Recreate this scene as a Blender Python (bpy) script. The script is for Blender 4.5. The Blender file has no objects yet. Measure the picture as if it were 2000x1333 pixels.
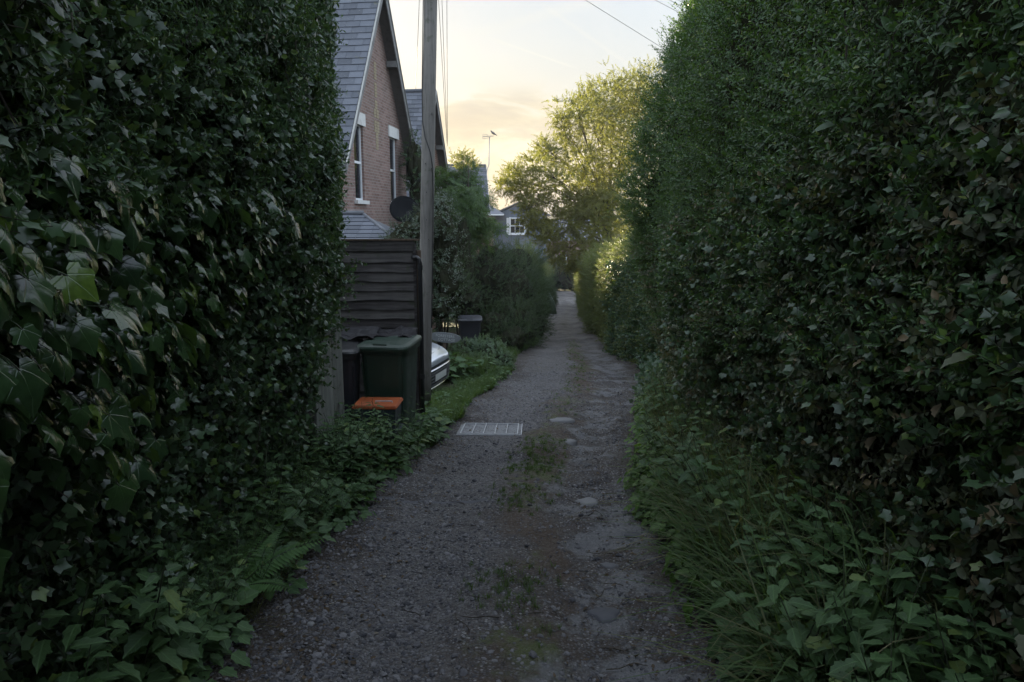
import bpy, bmesh, math, random
import numpy as np
from mathutils import Vector, Matrix

random.seed(7)
RNG = np.random.default_rng(7)
SC = bpy.context.scene
COL = SC.collection
PI = math.pi

# ------------------------------------------------------------------ camera, sky, sun, exposure
CAM_H = 1.70
PITCH = math.radians(9.6)
FPX = 1400.0
cam_d = bpy.data.cameras.new('camera')
cam_d.sensor_width = 36.0
cam_d.lens = FPX / 2000 * 36.0
cam_d.clip_end = 6000
cam_d.clip_start = 0.05
cam = bpy.data.objects.new('camera', cam_d)
cam.location = (0, 0, CAM_H)
cam.rotation_euler = (PI / 2 - PITCH, 0, 0)
COL.objects.link(cam)
SC.camera = cam

SUN_AZ, SUN_EL = math.radians(-20), math.radians(7.5)   # azimuth from +Y towards +X
SKY_STRENGTH = 0.108
SUN_STRENGTH = 5.0
SC.view_settings.view_transform = 'Standard'
SC.view_settings.look = 'None'
SC.view_settings.exposure = 1.85
SC.view_settings.gamma = 1.0
SC.view_settings.use_curve_mapping = False
SC.render.engine = 'CYCLES'
SC.cycles.max_bounces = 7
SC.cycles.diffuse_bounces = 3
SC.cycles.glossy_bounces = 2
SC.cycles.transmission_bounces = 4
SC.cycles.transparent_max_bounces = 6
SC.cycles.volume_bounces = 0
SC.cycles.caustics_reflective = False
SC.cycles.caustics_refractive = False
SC.cycles.sample_clamp_indirect = 4.0
SC.cycles.use_denoising = True
try:
    SC.cycles.denoiser = 'OPENIMAGEDENOISE'
except Exception:
    pass


class NT:
    """tiny helper for node trees"""
    def __init__(self, tree):
        self.t = tree
        self.n = tree.nodes
        self.l = tree.links

    def add(self, typ, ins=None, **props):
        nd = self.n.new(typ)
        for k, v in props.items():
            setattr(nd, k, v)
        if ins:
            for k, v in ins.items():
                s = nd.inputs[k]
                if isinstance(v, bpy.types.NodeSocket):
                    self.l.new(v, s)
                else:
                    if isinstance(v, (tuple, list)) and len(v) == 3 and s.type == 'RGBA':
                        v = (*v, 1)
                    s.default_value = v
        return nd

    def math(self, op, a, b=None, c=None, clamp=False):
        nd = self.n.new('ShaderNodeMath')
        nd.operation = op
        nd.use_clamp = clamp
        for i, v in enumerate((a, b, c)):
            if v is None:
                continue
            if isinstance(v, bpy.types.NodeSocket):
                self.l.new(v, nd.inputs[i])
            else:
                nd.inputs[i].default_value = v
        return nd.outputs[0]

    def mix(self, f, a, b, blend='MIX'):
        nd = self.n.new('ShaderNodeMix')
        nd.data_type = 'RGBA'
        nd.blend_type = blend
        for k, v in ((0, f), (6, a), (7, b)):
            if isinstance(v, bpy.types.NodeSocket):
                self.l.new(v, nd.inputs[k])
            else:
                if isinstance(v, (tuple, list)) and len(v) == 3:
                    v = (*v, 1)
                nd.inputs[k].default_value = v
        return nd.outputs[2]

    def ramp(self, f, a, b, lo=0.0, hi=1.0, smooth=True):
        nd = self.n.new('ShaderNodeMapRange')
        nd.interpolation_type = 'SMOOTHSTEP' if smooth else 'LINEAR'
        if isinstance(f, bpy.types.NodeSocket):
            self.l.new(f, nd.inputs[0])
        nd.inputs[1].default_value = a
        nd.inputs[2].default_value = b
        nd.inputs[3].default_value = lo
        nd.inputs[4].default_value = hi
        return nd.outputs[0]

    def noise(self, vec, scale, detail=3, rough=.55, dist=0):
        nd = self.n.new('ShaderNodeTexNoise')
        if vec is not None:
            self.l.new(vec, nd.inputs['Vector'])
        nd.inputs['Scale'].default_value = scale
        nd.inputs['Detail'].default_value = detail
        nd.inputs['Roughness'].default_value = rough
        nd.inputs['Distortion'].default_value = dist
        return nd.outputs[0]


world = bpy.data.worlds.new('World')
SC.world = world
world.use_nodes = True
W = NT(world.node_tree)
W.n.clear()
sky = W.add('ShaderNodeTexSky', sky_type='NISHITA')
sky.sun_disc = False
sky.sun_elevation = SUN_EL
sky.sun_rotation = SUN_AZ
sky.altitude = 50
sky.air_density = 1.0
sky.dust_density = 2.0
sky.ozone_density = 1.5
tc = W.add('ShaderNodeTexCoord')
sep = W.add('ShaderNodeSeparateXYZ', {0: tc.outputs['Generated']})
sx, sy, sz = sep.outputs
zz = W.math('MAXIMUM', sz, 0.02)
# high thin cirrus on a plane far above
cu = W.math('DIVIDE', sx, W.math('ADD', zz, .06))
cv = W.math('DIVIDE', sy, W.math('ADD', zz, .06))
cvec = W.add('ShaderNodeCombineXYZ', {0: W.math('MULTIPLY', cu, 1.0), 1: W.math('MULTIPLY', cv, .42), 2: 0.0}).outputs[0]
n1 = W.noise(cvec, 1.1, 6, .6, .8)
cir = W.ramp(n1, .42, .74)
veil = W.ramp(W.noise(cvec, .35, 3, .5, .3), .3, .7)
# low bank of cloud near the horizon
lvec = W.add('ShaderNodeCombineXYZ', {0: W.math('MULTIPLY', sx, 5.0), 1: W.math('MULTIPLY', sy, 5.0), 2: W.math('MULTIPLY', sz, 17.0)}).outputs[0]
n2 = W.noise(lvec, 1.25, 6, .55, .35)
bank = W.math('MULTIPLY', W.ramp(W.math('ADD', n2, W.ramp(sz, .0, .16, .13, -.04, False)), .45, .54), W.ramp(sz, .185, .145))
bank_in = W.ramp(W.math('ADD', n2, W.ramp(sz, .0, .16, .13, -.04, False)), .48, .62)
sunv = Vector((math.sin(SUN_AZ) * math.cos(SUN_EL), math.cos(SUN_AZ) * math.cos(SUN_EL), math.sin(SUN_EL)))
dotn = W.add('ShaderNodeVectorMath', {0: tc.outputs['Generated'], 1: tuple(sunv)}, operation='DOT_PRODUCT').outputs['Value']
near = W.ramp(dotn, .30, .97, 0, 1)
skyc = sky.outputs[0]
# thin bright high haze and cirrus, brightened away from the sun to lift the shaded foliage
cir_col = W.mix(near, (3.3, 3.9, 4.8), (1.75, 1.92, 2.06))
low = W.ramp(sz, .30, .02)
glow_col = W.mix(low, cir_col, W.mix(near, (3.0, 3.3, 3.8), (2.2, 1.92, 1.34)))
c1 = W.mix(W.math('ADD', W.math('MULTIPLY', veil, .04), .93), skyc, glow_col)
c1 = W.mix(W.math('MULTIPLY', cir, .65), c1, W.mix(near, (3.8, 4.4, 5.1), (2.3, 2.28, 2.2)))
bank_edge = W.mix(near, (3.0, 3.2, 3.5), (2.4, 2.05, 1.38))
bank_body = W.mix(near, (2.2, 2.4, 2.8), (1.8, 1.5, 1.1))
c2 = W.mix(W.math('MULTIPLY', bank, .6), c1, W.mix(bank_in, bank_edge, bank_body))


def contrail(c, azel_a, azel_b, width, fac):
    """a vapour trail: a great-circle band between two directions"""
    def dirv(az, el):
        az, el = math.radians(az), math.radians(el)
        return Vector((math.sin(az) * math.cos(el), math.cos(az) * math.cos(el), math.sin(el)))
    a, b = dirv(*azel_a), dirv(*azel_b)
    nrm = a.cross(b).normalized()
    mid = (a + b).normalized()
    half = a.angle(b) / 2
    dn = W.add('ShaderNodeVectorMath', {0: tc.outputs['Generated'], 1: tuple(nrm)}, operation='DOT_PRODUCT').outputs['Value']
    dm = W.add('ShaderNodeVectorMath', {0: tc.outputs['Generated'], 1: tuple(mid)}, operation='DOT_PRODUCT').outputs['Value']
    band = W.ramp(W.math('ABSOLUTE', dn), width, width * .15)
    ends = W.ramp(dm, math.cos(half * 1.2), math.cos(half * .7))
    f = W.math('MULTIPLY', W.math('MULTIPLY', band, ends), fac)
    return W.mix(f, c, (2.5, 2.45, 2.2))


c3 = contrail(c2, (-1.7, 13.3), (4.6, 11.3), .0022, .55)
c3 = contrail(c3, (2.5, 15.4), (9.5, 10.9), .004, .2)
c3 = contrail(c3, (-4.2, 13.2), (7.5, 16.0), .010, .22)
bg = W.add('ShaderNodeBackground', {'Color': c3, 'Strength': SKY_STRENGTH})
out = W.add('ShaderNodeOutputWorld', {'Surface': bg.outputs[0]})

sun_d = bpy.data.lights.new('sun', 'SUN')
sun_d.energy = SUN_STRENGTH
sun_d.angle = math.radians(.6)
sun_d.color = (1.0, .84, .56)
sun = bpy.data.objects.new('sun', sun_d)
sun.rotation_euler = sunv.to_track_quat('Z', 'Y').to_euler()
sun.location = (-20, 40, 30)
COL.objects.link(sun)

# ------------------------------------------------------------------ geometry of the place
SLOPE = .093


def gz(y):
    """height of the lane bed: it runs downhill away from the camera and levels out"""
    return np.interp(y, [-60, 50, 65, 76, 3000], [60 * SLOPE, -50 * SLOPE, -5.53, -5.8, -5.8])


def P(px, py, d):
    """point seen at pixel (px, py) of the 2000x1333 photograph at distance d along +Y"""
    xc, yc = (px - 1000) / FPX, (666.5 - py) / FPX
    dy = math.cos(PITCH) + yc * math.sin(PITCH)
    dz = yc * math.cos(PITCH) - math.sin(PITCH)
    t = d / dy
    return Vector((xc * t, d, CAM_H + dz * t))


def G(px, py):
    """ground point under a pixel"""
    xc, yc = (px - 1000) / FPX, (666.5 - py) / FPX
    dy = math.cos(PITCH) + yc * math.sin(PITCH)
    dz = yc * math.cos(PITCH) - math.sin(PITCH)
    t = CAM_H / (-dz - SLOPE * dy)
    return Vector((xc * t, dy * t, CAM_H + dz * t))


_Ld = [-12, 1, 3.1, 4, 5.5, 7, 8.8, 10.3, 11.5, 13, 14.9, 17, 19, 22, 24, 30, 40, 53, 63, 66, 68, 76]
_Lx = [-1.1, -1.2, -1.25, -1.27, -1.19, -1.0, -.8, -.66, -.45, -.2, 0, .17, .5, 1.0, 1.07, 1.07, 1.85, 3.2, 3.8, 2.5, -14, -14]
_Rd = [-12, 1, 3.1, 4, 5.7, 7.4, 9.9, 14, 15.5, 18.3, 22, 26.6, 40, 60, 65, 76]
_Rx = [.85, .9, 1.0, 1.07, 1.18, 1.38, 1.85, 2.65, 2.65, 2.6, 2.65, 2.75, 3.77, 5.6, 5.9, 6.4]


def eL(y):
    return np.interp(y, _Ld, _Lx)


def eR(y):
    return np.interp(y, _Rd, _Rx)


def _hash(ix, iy, iz):
    h = (ix * 374761393 + iy * 668265263 + iz * 2147483647) & 0xffffffff
    h = ((h ^ (h >> 13)) * 1274126177) & 0xffffffff
    return ((h ^ (h >> 16)) & 0xffff) / 65535.0


def vnoise(x, y, z=0):
    """value noise, -1..1, numpy arrays"""
    x = np.asarray(x, float); y = np.asarray(y, float) + 0 * x; z = np.asarray(z, float) + 0 * x
    xi, yi, zi = np.floor(x).astype(np.int64), np.floor(y).astype(np.int64), np.floor(z).astype(np.int64)
    fx, fy, fz = x - xi, y - yi, z - zi
    fx, fy, fz = fx * fx * (3 - 2 * fx), fy * fy * (3 - 2 * fy), fz * fz * (3 - 2 * fz)
    r = 0
    for a in (0, 1):
        for b in (0, 1):
            for c in (0, 1):
                w = (fx if a else 1 - fx) * (fy if b else 1 - fy) * (fz if c else 1 - fz)
                r = r + w * _hash(xi + a, yi + b, zi + c)
    return r * 2 - 1


def fbm(x, y, z=0, o=3):
    r, a = 0, 1.0
    for i in range(o):
        r = r + a * vnoise(x * 2 ** i + 17 * i, y * 2 ** i, z * 2 ** i)
        a *= .5
    return r


# ------------------------------------------------------------------ object helpers
def link(o, parent=None):
    COL.objects.link(o)
    if parent is not None:
        o.parent = parent
    return o


def tag(o, label=None, cat=None, group=None, kind=None):
    if label: o['label'] = label
    if cat: o['category'] = cat
    if group: o['group'] = group
    if kind: o['kind'] = kind
    return o


def empty(name, loc=(0, 0, 0), rz=0, label=None, cat=None, group=None):
    o = bpy.data.objects.new(name, None)
    o.location = loc
    o.rotation_euler = (0, 0, rz)
    o.empty_display_size = .2
    link(o)
    return tag(o, label, cat, group)


def mesh_obj(name, V, F, mat, parent=None, smooth=False, uv=None, mats=None, fm=None):
    me = bpy.data.meshes.new(name)
    me.from_pydata([tuple(v) for v in V], [], [tuple(f) for f in F])
    if uv is not None:
        ul = me.uv_layers.new(name='UVMap')
        idx = np.empty(len(me.loops), dtype=np.int32)
        me.loops.foreach_get('vertex_index', idx)
        ul.data.foreach_set('uv', np.asarray(uv, dtype=np.float32)[idx].ravel())
    if mats:
        for m in mats: me.materials.append(m)
        if fm is not None:
            me.polygons.foreach_set('material_index', np.asarray(fm, dtype=np.int32))
    elif mat is not None:
        me.materials.append(mat)
    if smooth:
        me.polygons.foreach_set('use_smooth', [True] * len(me.polygons))
    me.update()
    o = bpy.data.objects.new(name, me)
    return link(o, parent)


class MB:
    """collects boxes, tubes and polygons; build() links them as one mesh object"""
    def __init__(self):
        self.V, self.F = [], []

    def add(self, V, F):
        n = len(self.V)
        self.V += [tuple(v) for v in V]
        self.F += [tuple(i + n for i in f) for f in F]
        return self

    def box(self, c, s, rot=None, taper=1.0):
        c = Vector(c)
        V = []
        for dz in (-1, 1):
            k = taper if dz > 0 else 1
            for dx, dy in ((-1, -1), (1, -1), (1, 1), (-1, 1)):
                v = Vector((dx * s[0] / 2 * k, dy * s[1] / 2 * k, dz * s[2] / 2))
                if rot is not None: v = rot @ v
                V.append(v + c)
        return self.add(V, [(0, 3, 2, 1), (4, 5, 6, 7), (0, 1, 5, 4), (1, 2, 6, 5), (2, 3, 7, 6), (3, 0, 4, 7)])

    def poly_prism(self, pts, n, t):
        """planar polygon pts extruded by vector n*t"""
        k = len(pts)
        n = Vector(n) * t
        V = [Vector(p) for p in pts] + [Vector(p) + n for p in pts]
        F = [tuple(range(k))[::-1], tuple(range(k, 2 * k))] + [(i, (i + 1) % k, k + (i + 1) % k, k + i) for i in range(k)]
        return self.add(V, F)

    def tube(self, pts, r, seg=8, cap=True):
        pts = [Vector(p) for p in pts]
        rs = r if isinstance(r, (list, tuple)) else [r] * len(pts)
        V, F = [], []
        up = Vector((0, 0, 1))
        for i, p in enumerate(pts):
            d = (pts[min(i + 1, len(pts) - 1)] - pts[max(i - 1, 0)]).normalized()
            a = d.cross(up)
            if a.length < 1e-3: a = d.cross(Vector((1, 0, 0)))
            a.normalize()
            b = d.cross(a)
            for k in range(seg):
                an = 2 * PI * k / seg
                V.append(p + (a * math.cos(an) + b * math.sin(an)) * rs[i])
        for i in range(len(pts) - 1):
            for k in range(seg):
                k2 = (k + 1) % seg
                F.append((i * seg + k, i * seg + k2, (i + 1) * seg + k2, (i + 1) * seg + k))
        if cap:
            F.append(tuple(range(seg))[::-1])
            F.append(tuple(range((len(pts) - 1) * seg, len(pts) * seg)))
        return self.add(V, F)

    def build(self, name, mat, parent=None, smooth=False, bevel=0):
        o = mesh_obj(name, self.V, self.F, mat, parent, smooth)
        if bevel:
            bm = bmesh.new(); bm.from_mesh(o.data)
            bmesh.ops.recalc_face_normals(bm, faces=bm.faces)
            bmesh.ops.bevel(bm, geom=list(bm.edges), offset=bevel, segments=2, affect='EDGES', clamp_overlap=True)
            bm.to_mesh(o.data); bm.free()
        else:
            bm = bmesh.new(); bm.from_mesh(o.data)
            bmesh.ops.recalc_face_normals(bm, faces=bm.faces)
            bm.to_mesh(o.data); bm.free()
        return o


# ------------------------------------------------------------------ materials
def new_mat(name):
    m = bpy.data.materials.new(name)
    m.use_nodes = True
    T = NT(m.node_tree)
    T.n.clear()
    return m, T


def finish(T, shader, disp=None):
    o = T.add('ShaderNodeOutputMaterial', {'Surface': shader})
    return o


def leaf_mat(name, ca, cb, cc=None, cfrac=.06, rough=.42, trans=.3, spec=.5, vein=0, tint=.5, backk=1.25, cool=None):
    """leaf colours ca..cb, a few leaves cc; random per instance and per leaf, tone drifting over the plant"""
    m, T = new_mat(name)
    oi = T.add('ShaderNodeObjectInfo')
    at = T.add('ShaderNodeAttribute', attribute_name='lr')
    geo = T.add('ShaderNodeNewGeometry')
    r = T.math('FRACT', T.math('ADD', oi.outputs['Random'], at.outputs['Fac']))
    drift = T.noise(geo.outputs['Position'], 1.3, 3, .6)
    f = T.math('ADD', T.math('MULTIPLY', r, .6), T.math('MULTIPLY', T.math('SUBTRACT', drift, .3), .9), clamp=True)
    col = T.mix(f, ca, cb)
    if cc is not None:
        r2 = T.math('FRACT', T.math('ADD', T.math('MULTIPLY', r, 13.7), at.outputs['Fac']))
        col = T.mix(T.math('GREATER_THAN', r2, 1 - cfrac), col, cc)
    # soft blotches
    bl = T.noise(geo.outputs['Position'], 60, 2, .5)
    col = T.mix(T.ramp(bl, .35, .75, 0, .35), col, tuple(x * .6 for x in ca))
    bump = None
    if vein:
        uv = T.add('ShaderNodeUVMap', uv_map='UVMap')
        s = T.add('ShaderNodeSeparateXYZ', {0: uv.outputs[0]})
        u, v = s.outputs[0], s.outputs[1]
        if vein == 2:   # palmate: rays from the petiole
            ang = T.math('ARCTAN2', u, T.math('ADD', v, .02))
            k = T.math('ABSOLUTE', T.math('SINE', T.math('MULTIPLY', ang, PI / .80)))
            rad = T.math('SQRT', T.math('ADD', T.math('MULTIPLY', u, u), T.math('MULTIPLY', v, v)))
            dist = T.math('MULTIPLY', k, rad)
            line = T.ramp(dist, .0, .07, 1, 0)
        else:           # pinnate
            mid = T.ramp(T.math('ABSOLUTE', u), 0, .05, 1, 0)
            side = T.math('ABSOLUTE', T.math('SINE', T.math('MULTIPLY', T.math('SUBTRACT', v, T.math('MULTIPLY', T.math('ABSOLUTE', u), .9)), 22)))
            line = T.math('MAXIMUM', mid, T.ramp(side, .0, .3, .6, 0))
        col = T.mix(T.math('MULTIPLY', line, .35), col, tuple(min(1, x * 1.9 + .02) for x in cb))
        bump = T.add('ShaderNodeBump', {'Height': T.math('ADD', T.math('MULTIPLY', line, -1.0), T.math('MULTIPLY', bl, .6)), 'Strength': .45, 'Distance': .002})
    col2 = T.mix(geo.outputs['Backfacing'], col, T.mix(.3, col, (.08, .11, .06)))
    pr = T.add('ShaderNodeBsdfPrincipled', {'Base Color': col2, 'Roughness': T.mix(geo.outputs['Backfacing'], (rough,) * 3, (.7,) * 3), 'Specular IOR Level': spec})
    if bump: T.l.new(bump.outputs[0], pr.inputs['Normal'])
    tcol = T.mix(.5, col, tuple(min(1, x) for x in (cb[0] * 2.3 + .02, cb[1] * 2.2 + .03, cb[2] * .7)))
    tr = T.add('ShaderNodeBsdfTranslucent', {'Color': tcol})
    mx = T.add('ShaderNodeMixShader', {0: trans, 1: pr.outputs[0], 2: tr.outputs[0]})
    finish(T, mx.outputs[0])
    return m


def wood_mat(name, ca, cb, axis='Z', scale=1.0, rough=.8, bump=.5):
    m, T = new_mat(name)
    tcn = T.add('ShaderNodeTexCoord')
    oi = T.add('ShaderNodeObjectInfo')
    sc = {'Z': (14, 14, .9), 'X': (.9, 14, 14), 'Y': (14, .9, 14)}[axis]
    mp = T.add('ShaderNodeMapping', {'Vector': tcn.outputs['Object'], 'Scale': tuple(v * scale for v in sc)})
    off = T.add('ShaderNodeVectorMath', {0: mp.outputs[0], 1: T.add('ShaderNodeCombineXYZ', {0: T.math('MULTIPLY', oi.outputs['Random'], 40), 1: T.math('MULTIPLY', oi.outputs['Random'], 17), 2: 0.0}).outputs[0]}, operation='ADD').outputs[0]
    g = T.noise(off, 2.2, 6, .65, .6)
    big = T.noise(tcn.outputs['Object'], 2.5, 3, .6)
    f = T.math('ADD', T.math('MULTIPLY', g, .8), T.math('MULTIPLY', big, .4))
    f = T.ramp(T.math('ADD', f, T.math('MULTIPLY', T.math('SUBTRACT', oi.outputs['Random'], .5), .2)), .38, .85)
    col = T.mix(f, ca, cb)
    crack = T.ramp(T.noise(off, 5, 4, .7, .2), .36, .30)
    col = T.mix(T.math('MULTIPLY', crack, .8), col, tuple(x * .25 for x in ca))
    geo = T.add('ShaderNodeNewGeometry')
    col = T.mix(T.ramp(T.noise(geo.outputs['Position'], 7, 4, .6), .58, .72, 0, .5), col, (.05, .065, .03))
    b = T.add('ShaderNodeBump', {'Height': T.math('SUBTRACT', g, crack), 'Strength': bump, 'Distance': .004})
    pr = T.add('ShaderNodeBsdfPrincipled', {'Base Color': col, 'Roughness': rough, 'Normal': b.outputs[0], 'Specular IOR Level': .25})
    finish(T, pr.outputs[0])
    return m


def plain_mat(name, c, rough=.6, metal=0, dirt=.35, dcol=(.05, .05, .04), scale=6, spec=.5, coat=0, bumps=.1):
    m, T = new_mat(name)
    tcn = T.add('ShaderNodeTexCoord')
    n = T.noise(tcn.outputs['Object'], scale, 5, .65, .3)
    col = T.mix(T.ramp(n, .45, .78, 0, dirt), c, dcol)
    b = T.add('ShaderNodeBump', {'Height': T.noise(tcn.outputs['Object'], scale * 9, 3, .6), 'Strength': bumps, 'Distance': .003})
    pr = T.add('ShaderNodeBsdfPrincipled', {'Base Color': col, 'Roughness': T.ramp(n, .3, .8, rough * .8, min(1, rough * 1.3)), 'Metallic': metal, 'Specular IOR Level': spec, 'Normal': b.outputs[0], 'Coat Weight': coat})
    finish(T, pr.outputs[0])
    return m


def brick_mat(name, c1=(.20, .095, .07), c2=(.30, .17, .13), mort=(.27, .25, .22), bump=.6):
    m, T = new_mat(name)
    uv = T.add('ShaderNodeUVMap', uv_map='UVMap')
    br = T.add('ShaderNodeTexBrick', {'Vector': uv.outputs[0], 'Color1': (0, 0, 0, 1), 'Color2': (1, 1, 1, 1), 'Mortar': (.5, .5, .5, 1), 'Scale': 1.0,
                                      'Mortar Size': .007, 'Mortar Smooth': .3, 'Bias': 0.0, 'Brick Width': .225, 'Row Height': .075})
    geo = T.add('ShaderNodeNewGeometry')
    big = T.noise(geo.outputs['Position'], 1.1, 4, .6)
    fine = T.noise(geo.outputs['Position'], 30, 4, .7)
    col = T.mix(br.outputs['Color'], c1, c2)
    col = T.mix(T.ramp(fine, .3, .8, 0, .5), col, tuple(x * .55 for x in c1))
    col = T.mix(T.ramp(big, .4, .75, 0, .55), col, (.17, .13, .11))
    col = T.mix(br.outputs['Fac'], col, mort)
    h = T.math('SUBTRACT', T.math('MULTIPLY', fine, .25), br.outputs['Fac'])
    b = T.add('ShaderNodeBump', {'Height': h, 'Strength': bump, 'Distance': .008})
    pr = T.add('ShaderNodeBsdfPrincipled', {'Base Color': col, 'Roughness': .88, 'Normal': b.outputs[0], 'Specular IOR Level': .25})
    finish(T, pr.outputs[0])
    return m


def slate_mat(name, ca=(.045, .05, .062), cb=(.13, .14, .165), rough=.6):
    m, T = new_mat(name)
    oi = T.add('ShaderNodeObjectInfo')
    at = T.add('ShaderNodeAttribute', attribute_name='lr')
    geo = T.add('ShaderNodeNewGeometry')
    r = T.math('FRACT', T.math('ADD', oi.outputs['Random'], at.outputs['Fac']))
    n = T.noise(geo.outputs['Position'], 9, 5, .65, .4)
    col = T.mix(T.math('ADD', T.math('MULTIPLY', r, .75), T.math('MULTIPLY', n, .3), clamp=True), ca, cb)
    col = T.mix(T.ramp(T.noise(geo.outputs['Position'], 3.2, 5, .7), .60, .70, 0, .7), col, (.11, .11, .07))
    col = T.mix(T.ramp(T.noise(geo.outputs['Position'], 26, 3, .6), .66, .72, 0, .8), col, (.24, .24, .2))
    b = T.add('ShaderNodeBump', {'Height': n, 'Strength': .35, 'Distance': .01})
    pr = T.add('ShaderNodeBsdfPrincipled', {'Base Color': col, 'Roughness': rough, 'Normal': b.outputs[0], 'Specular IOR Level': .45})
    finish(T, pr.outputs[0])
    return m


def lane_mat():
    m, T = new_mat('lane_gravel')
    geo = T.add('ShaderNodeNewGeometry')
    pos = geo.outputs['Position']
    uv = T.add('ShaderNodeUVMap', uv_map='UVMap')
    su = T.add('ShaderNodeSeparateXYZ', {0: uv.outputs[0]})
    u, v = su.outputs[0], su.outputs[1]      # u across 0..1, v metres along
    vor = T.add('ShaderNodeTexVoronoi', {'Vector': pos, 'Scale': 62.0, 'Randomness': 1.0})
    vor2 = T.add('ShaderNodeTexVoronoi', {'Vector': pos, 'Scale': 26.0, 'Randomness': 1.0})
    vb = T.add('ShaderNodeTexVoronoi', {'Vector': pos, 'Scale': 140.0})
    sepc = T.add('ShaderNodeSeparateColor', {0: vor.outputs['Color']})
    sepc2 = T.add('ShaderNodeSeparateColor', {0: vor2.outputs['Color']})
    big = T.noise(pos, 1.1, 5, .6, .4)
    mid = T.noise(pos, 5, 5, .65, .3)
    stone = T.mix(sepc.outputs[0], (.032, .031, .034), (.135, .130, .135))
    stone = T.mix(T.math('GREATER_THAN', sepc.outputs[1], .90), stone, (.26, .25, .25))
    dirt = T.mix(mid, (.024, .018, .015), (.070, .054, .045))
    # gravel shows through where the ruts are; packed dirt elsewhere
    e = T.math('ADD', T.math('MULTIPLY', vor.outputs['Distance'], -1.6), T.math('MULTIPLY', mid, 1.2))
    gravel_f = T.ramp(T.math('ADD', e, T.math('MULTIPLY', big, .8)), .05, .45)
    col = T.mix(gravel_f, dirt, stone)
    # right hand side: paler packed crust
    wob = T.math('ADD', u, T.math('ADD', T.math('MULTIPLY', T.math('SUBTRACT', T.noise(pos, 1.3, 5, .65), .5), .55), T.math('MULTIPLY', T.math('SUBTRACT', mid, .5), .28)))
    right = T.math('MULTIPLY', T.ramp(wob, .60, .70), T.ramp(wob, 1.0, .88))
    crust_n = T.ramp(T.noise(pos, 2.3, 5, .6, .5), .47, .56)
    crust = T.math('MULTIPLY', T.math('MULTIPLY', right, crust_n), .8)
    col = T.mix(crust, col, T.mix(mid, (.10, .10, .106), (.19, .188, .195)))
    left = T.math('MULTIPLY', T.ramp(wob, .08, .22), T.ramp(wob, .50, .38))
    col = T.mix(T.math('MULTIPLY', left, .5), col, T.mix(sepc.outputs[0], (.05, .048, .050), (.185, .178, .180)))
    # brown middle strip and moss
    midband = T.math('MULTIPLY', T.ramp(wob, .46, .54), T.ramp(wob, .70, .60))
    col = T.mix(T.math('MULTIPLY', midband, T.ramp(T.noise(pos, 1.5, 4, .6), .34, .55, 0, .85)), col, (.058, .038, .026))
    moss = T.math('MULTIPLY', midband, T.ramp(T.noise(pos, 1.15, 5, .65), .47, .56, 0, .9))
    col = T.mix(T.math('MULTIPLY', moss, T.ramp(mid, .4, .6)), col, (.06, .075, .02))
    # dark soil and leaf mould towards the verges
    edge = T.math('MAXIMUM', T.ramp(wob, .14, .02), T.ramp(wob, .88, 1.0))
    col = T.mix(T.math('MULTIPLY', edge, .85), col, T.mix(mid, (.022, .017, .013), (.055, .04, .03)))
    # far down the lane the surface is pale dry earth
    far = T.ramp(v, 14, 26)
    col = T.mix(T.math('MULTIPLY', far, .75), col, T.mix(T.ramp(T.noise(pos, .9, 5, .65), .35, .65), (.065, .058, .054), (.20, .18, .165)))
    h = T.math('ADD', T.math('MULTIPLY', T.math('SUBTRACT', .6, vor.outputs['Distance']), T.math('MULTIPLY', gravel_f, .55)),
               T.math('ADD', T.math('MULTIPLY', T.math('SUBTRACT', .6, vor2.outputs['Distance']), .5), T.math('ADD', T.math('MULTIPLY', mid, .8), T.math('MULTIPLY', vb.outputs['Distance'], -.2))))
    b = T.add('ShaderNodeBump', {'Height': h, 'Strength': 1.0, 'Distance': .018})
    rough = T.mix(sepc.outputs[2], (.55,) * 3, (.9,) * 3)
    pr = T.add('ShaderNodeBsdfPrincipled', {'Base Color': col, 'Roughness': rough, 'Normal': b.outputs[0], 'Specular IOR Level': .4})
    finish(T, pr.outputs[0])
    return m


def soil_mat():
    m, T = new_mat('soil')
    geo = T.add('ShaderNodeNewGeometry')
    pos = geo.outputs['Position']
    a = T.noise(pos, 3, 6, .65)
    b_ = T.noise(pos, .35, 3, .6)
    col = T.mix(a, (.025, .02, .014), (.06, .05, .034))
    col = T.mix(T.ramp(b_, .38, .6), col, T.mix(a, (.03, .045, .014), (.06, .08, .026)))
    b = T.add('ShaderNodeBump', {'Height': T.noise(pos, 22, 5, .7), 'Strength': .8, 'Distance': .04})
    pr = T.add('ShaderNodeBsdfPrincipled', {'Base Color': col, 'Roughness': .95, 'Normal': b.outputs[0], 'Specular IOR Level': .2})
    finish(T, pr.outputs[0])
    return m


def stone_mat(name, ca, cb):
    m, T = new_mat(name)
    oi = T.add('ShaderNodeObjectInfo')
    geo = T.add('ShaderNodeNewGeometry')
    n = T.noise(geo.outputs['Position'], 25, 5, .7)
    f = T.math('ADD', T.math('MULTIPLY', oi.outputs['Random'], .8), T.math('MULTIPLY', T.math('SUBTRACT', n, .4), .7), clamp=True)
    col = T.mix(f, ca, cb)
    b = T.add('ShaderNodeBump', {'Height': T.noise(geo.outputs['Position'], 90, 4, .7), 'Strength': .5, 'Distance': .004})
    pr = T.add('ShaderNodeBsdfPrincipled', {'Base Color': col, 'Roughness': .75, 'Normal': b.outputs[0], 'Specular IOR Level': .35})
    finish(T, pr.outputs[0])
    return m


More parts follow.
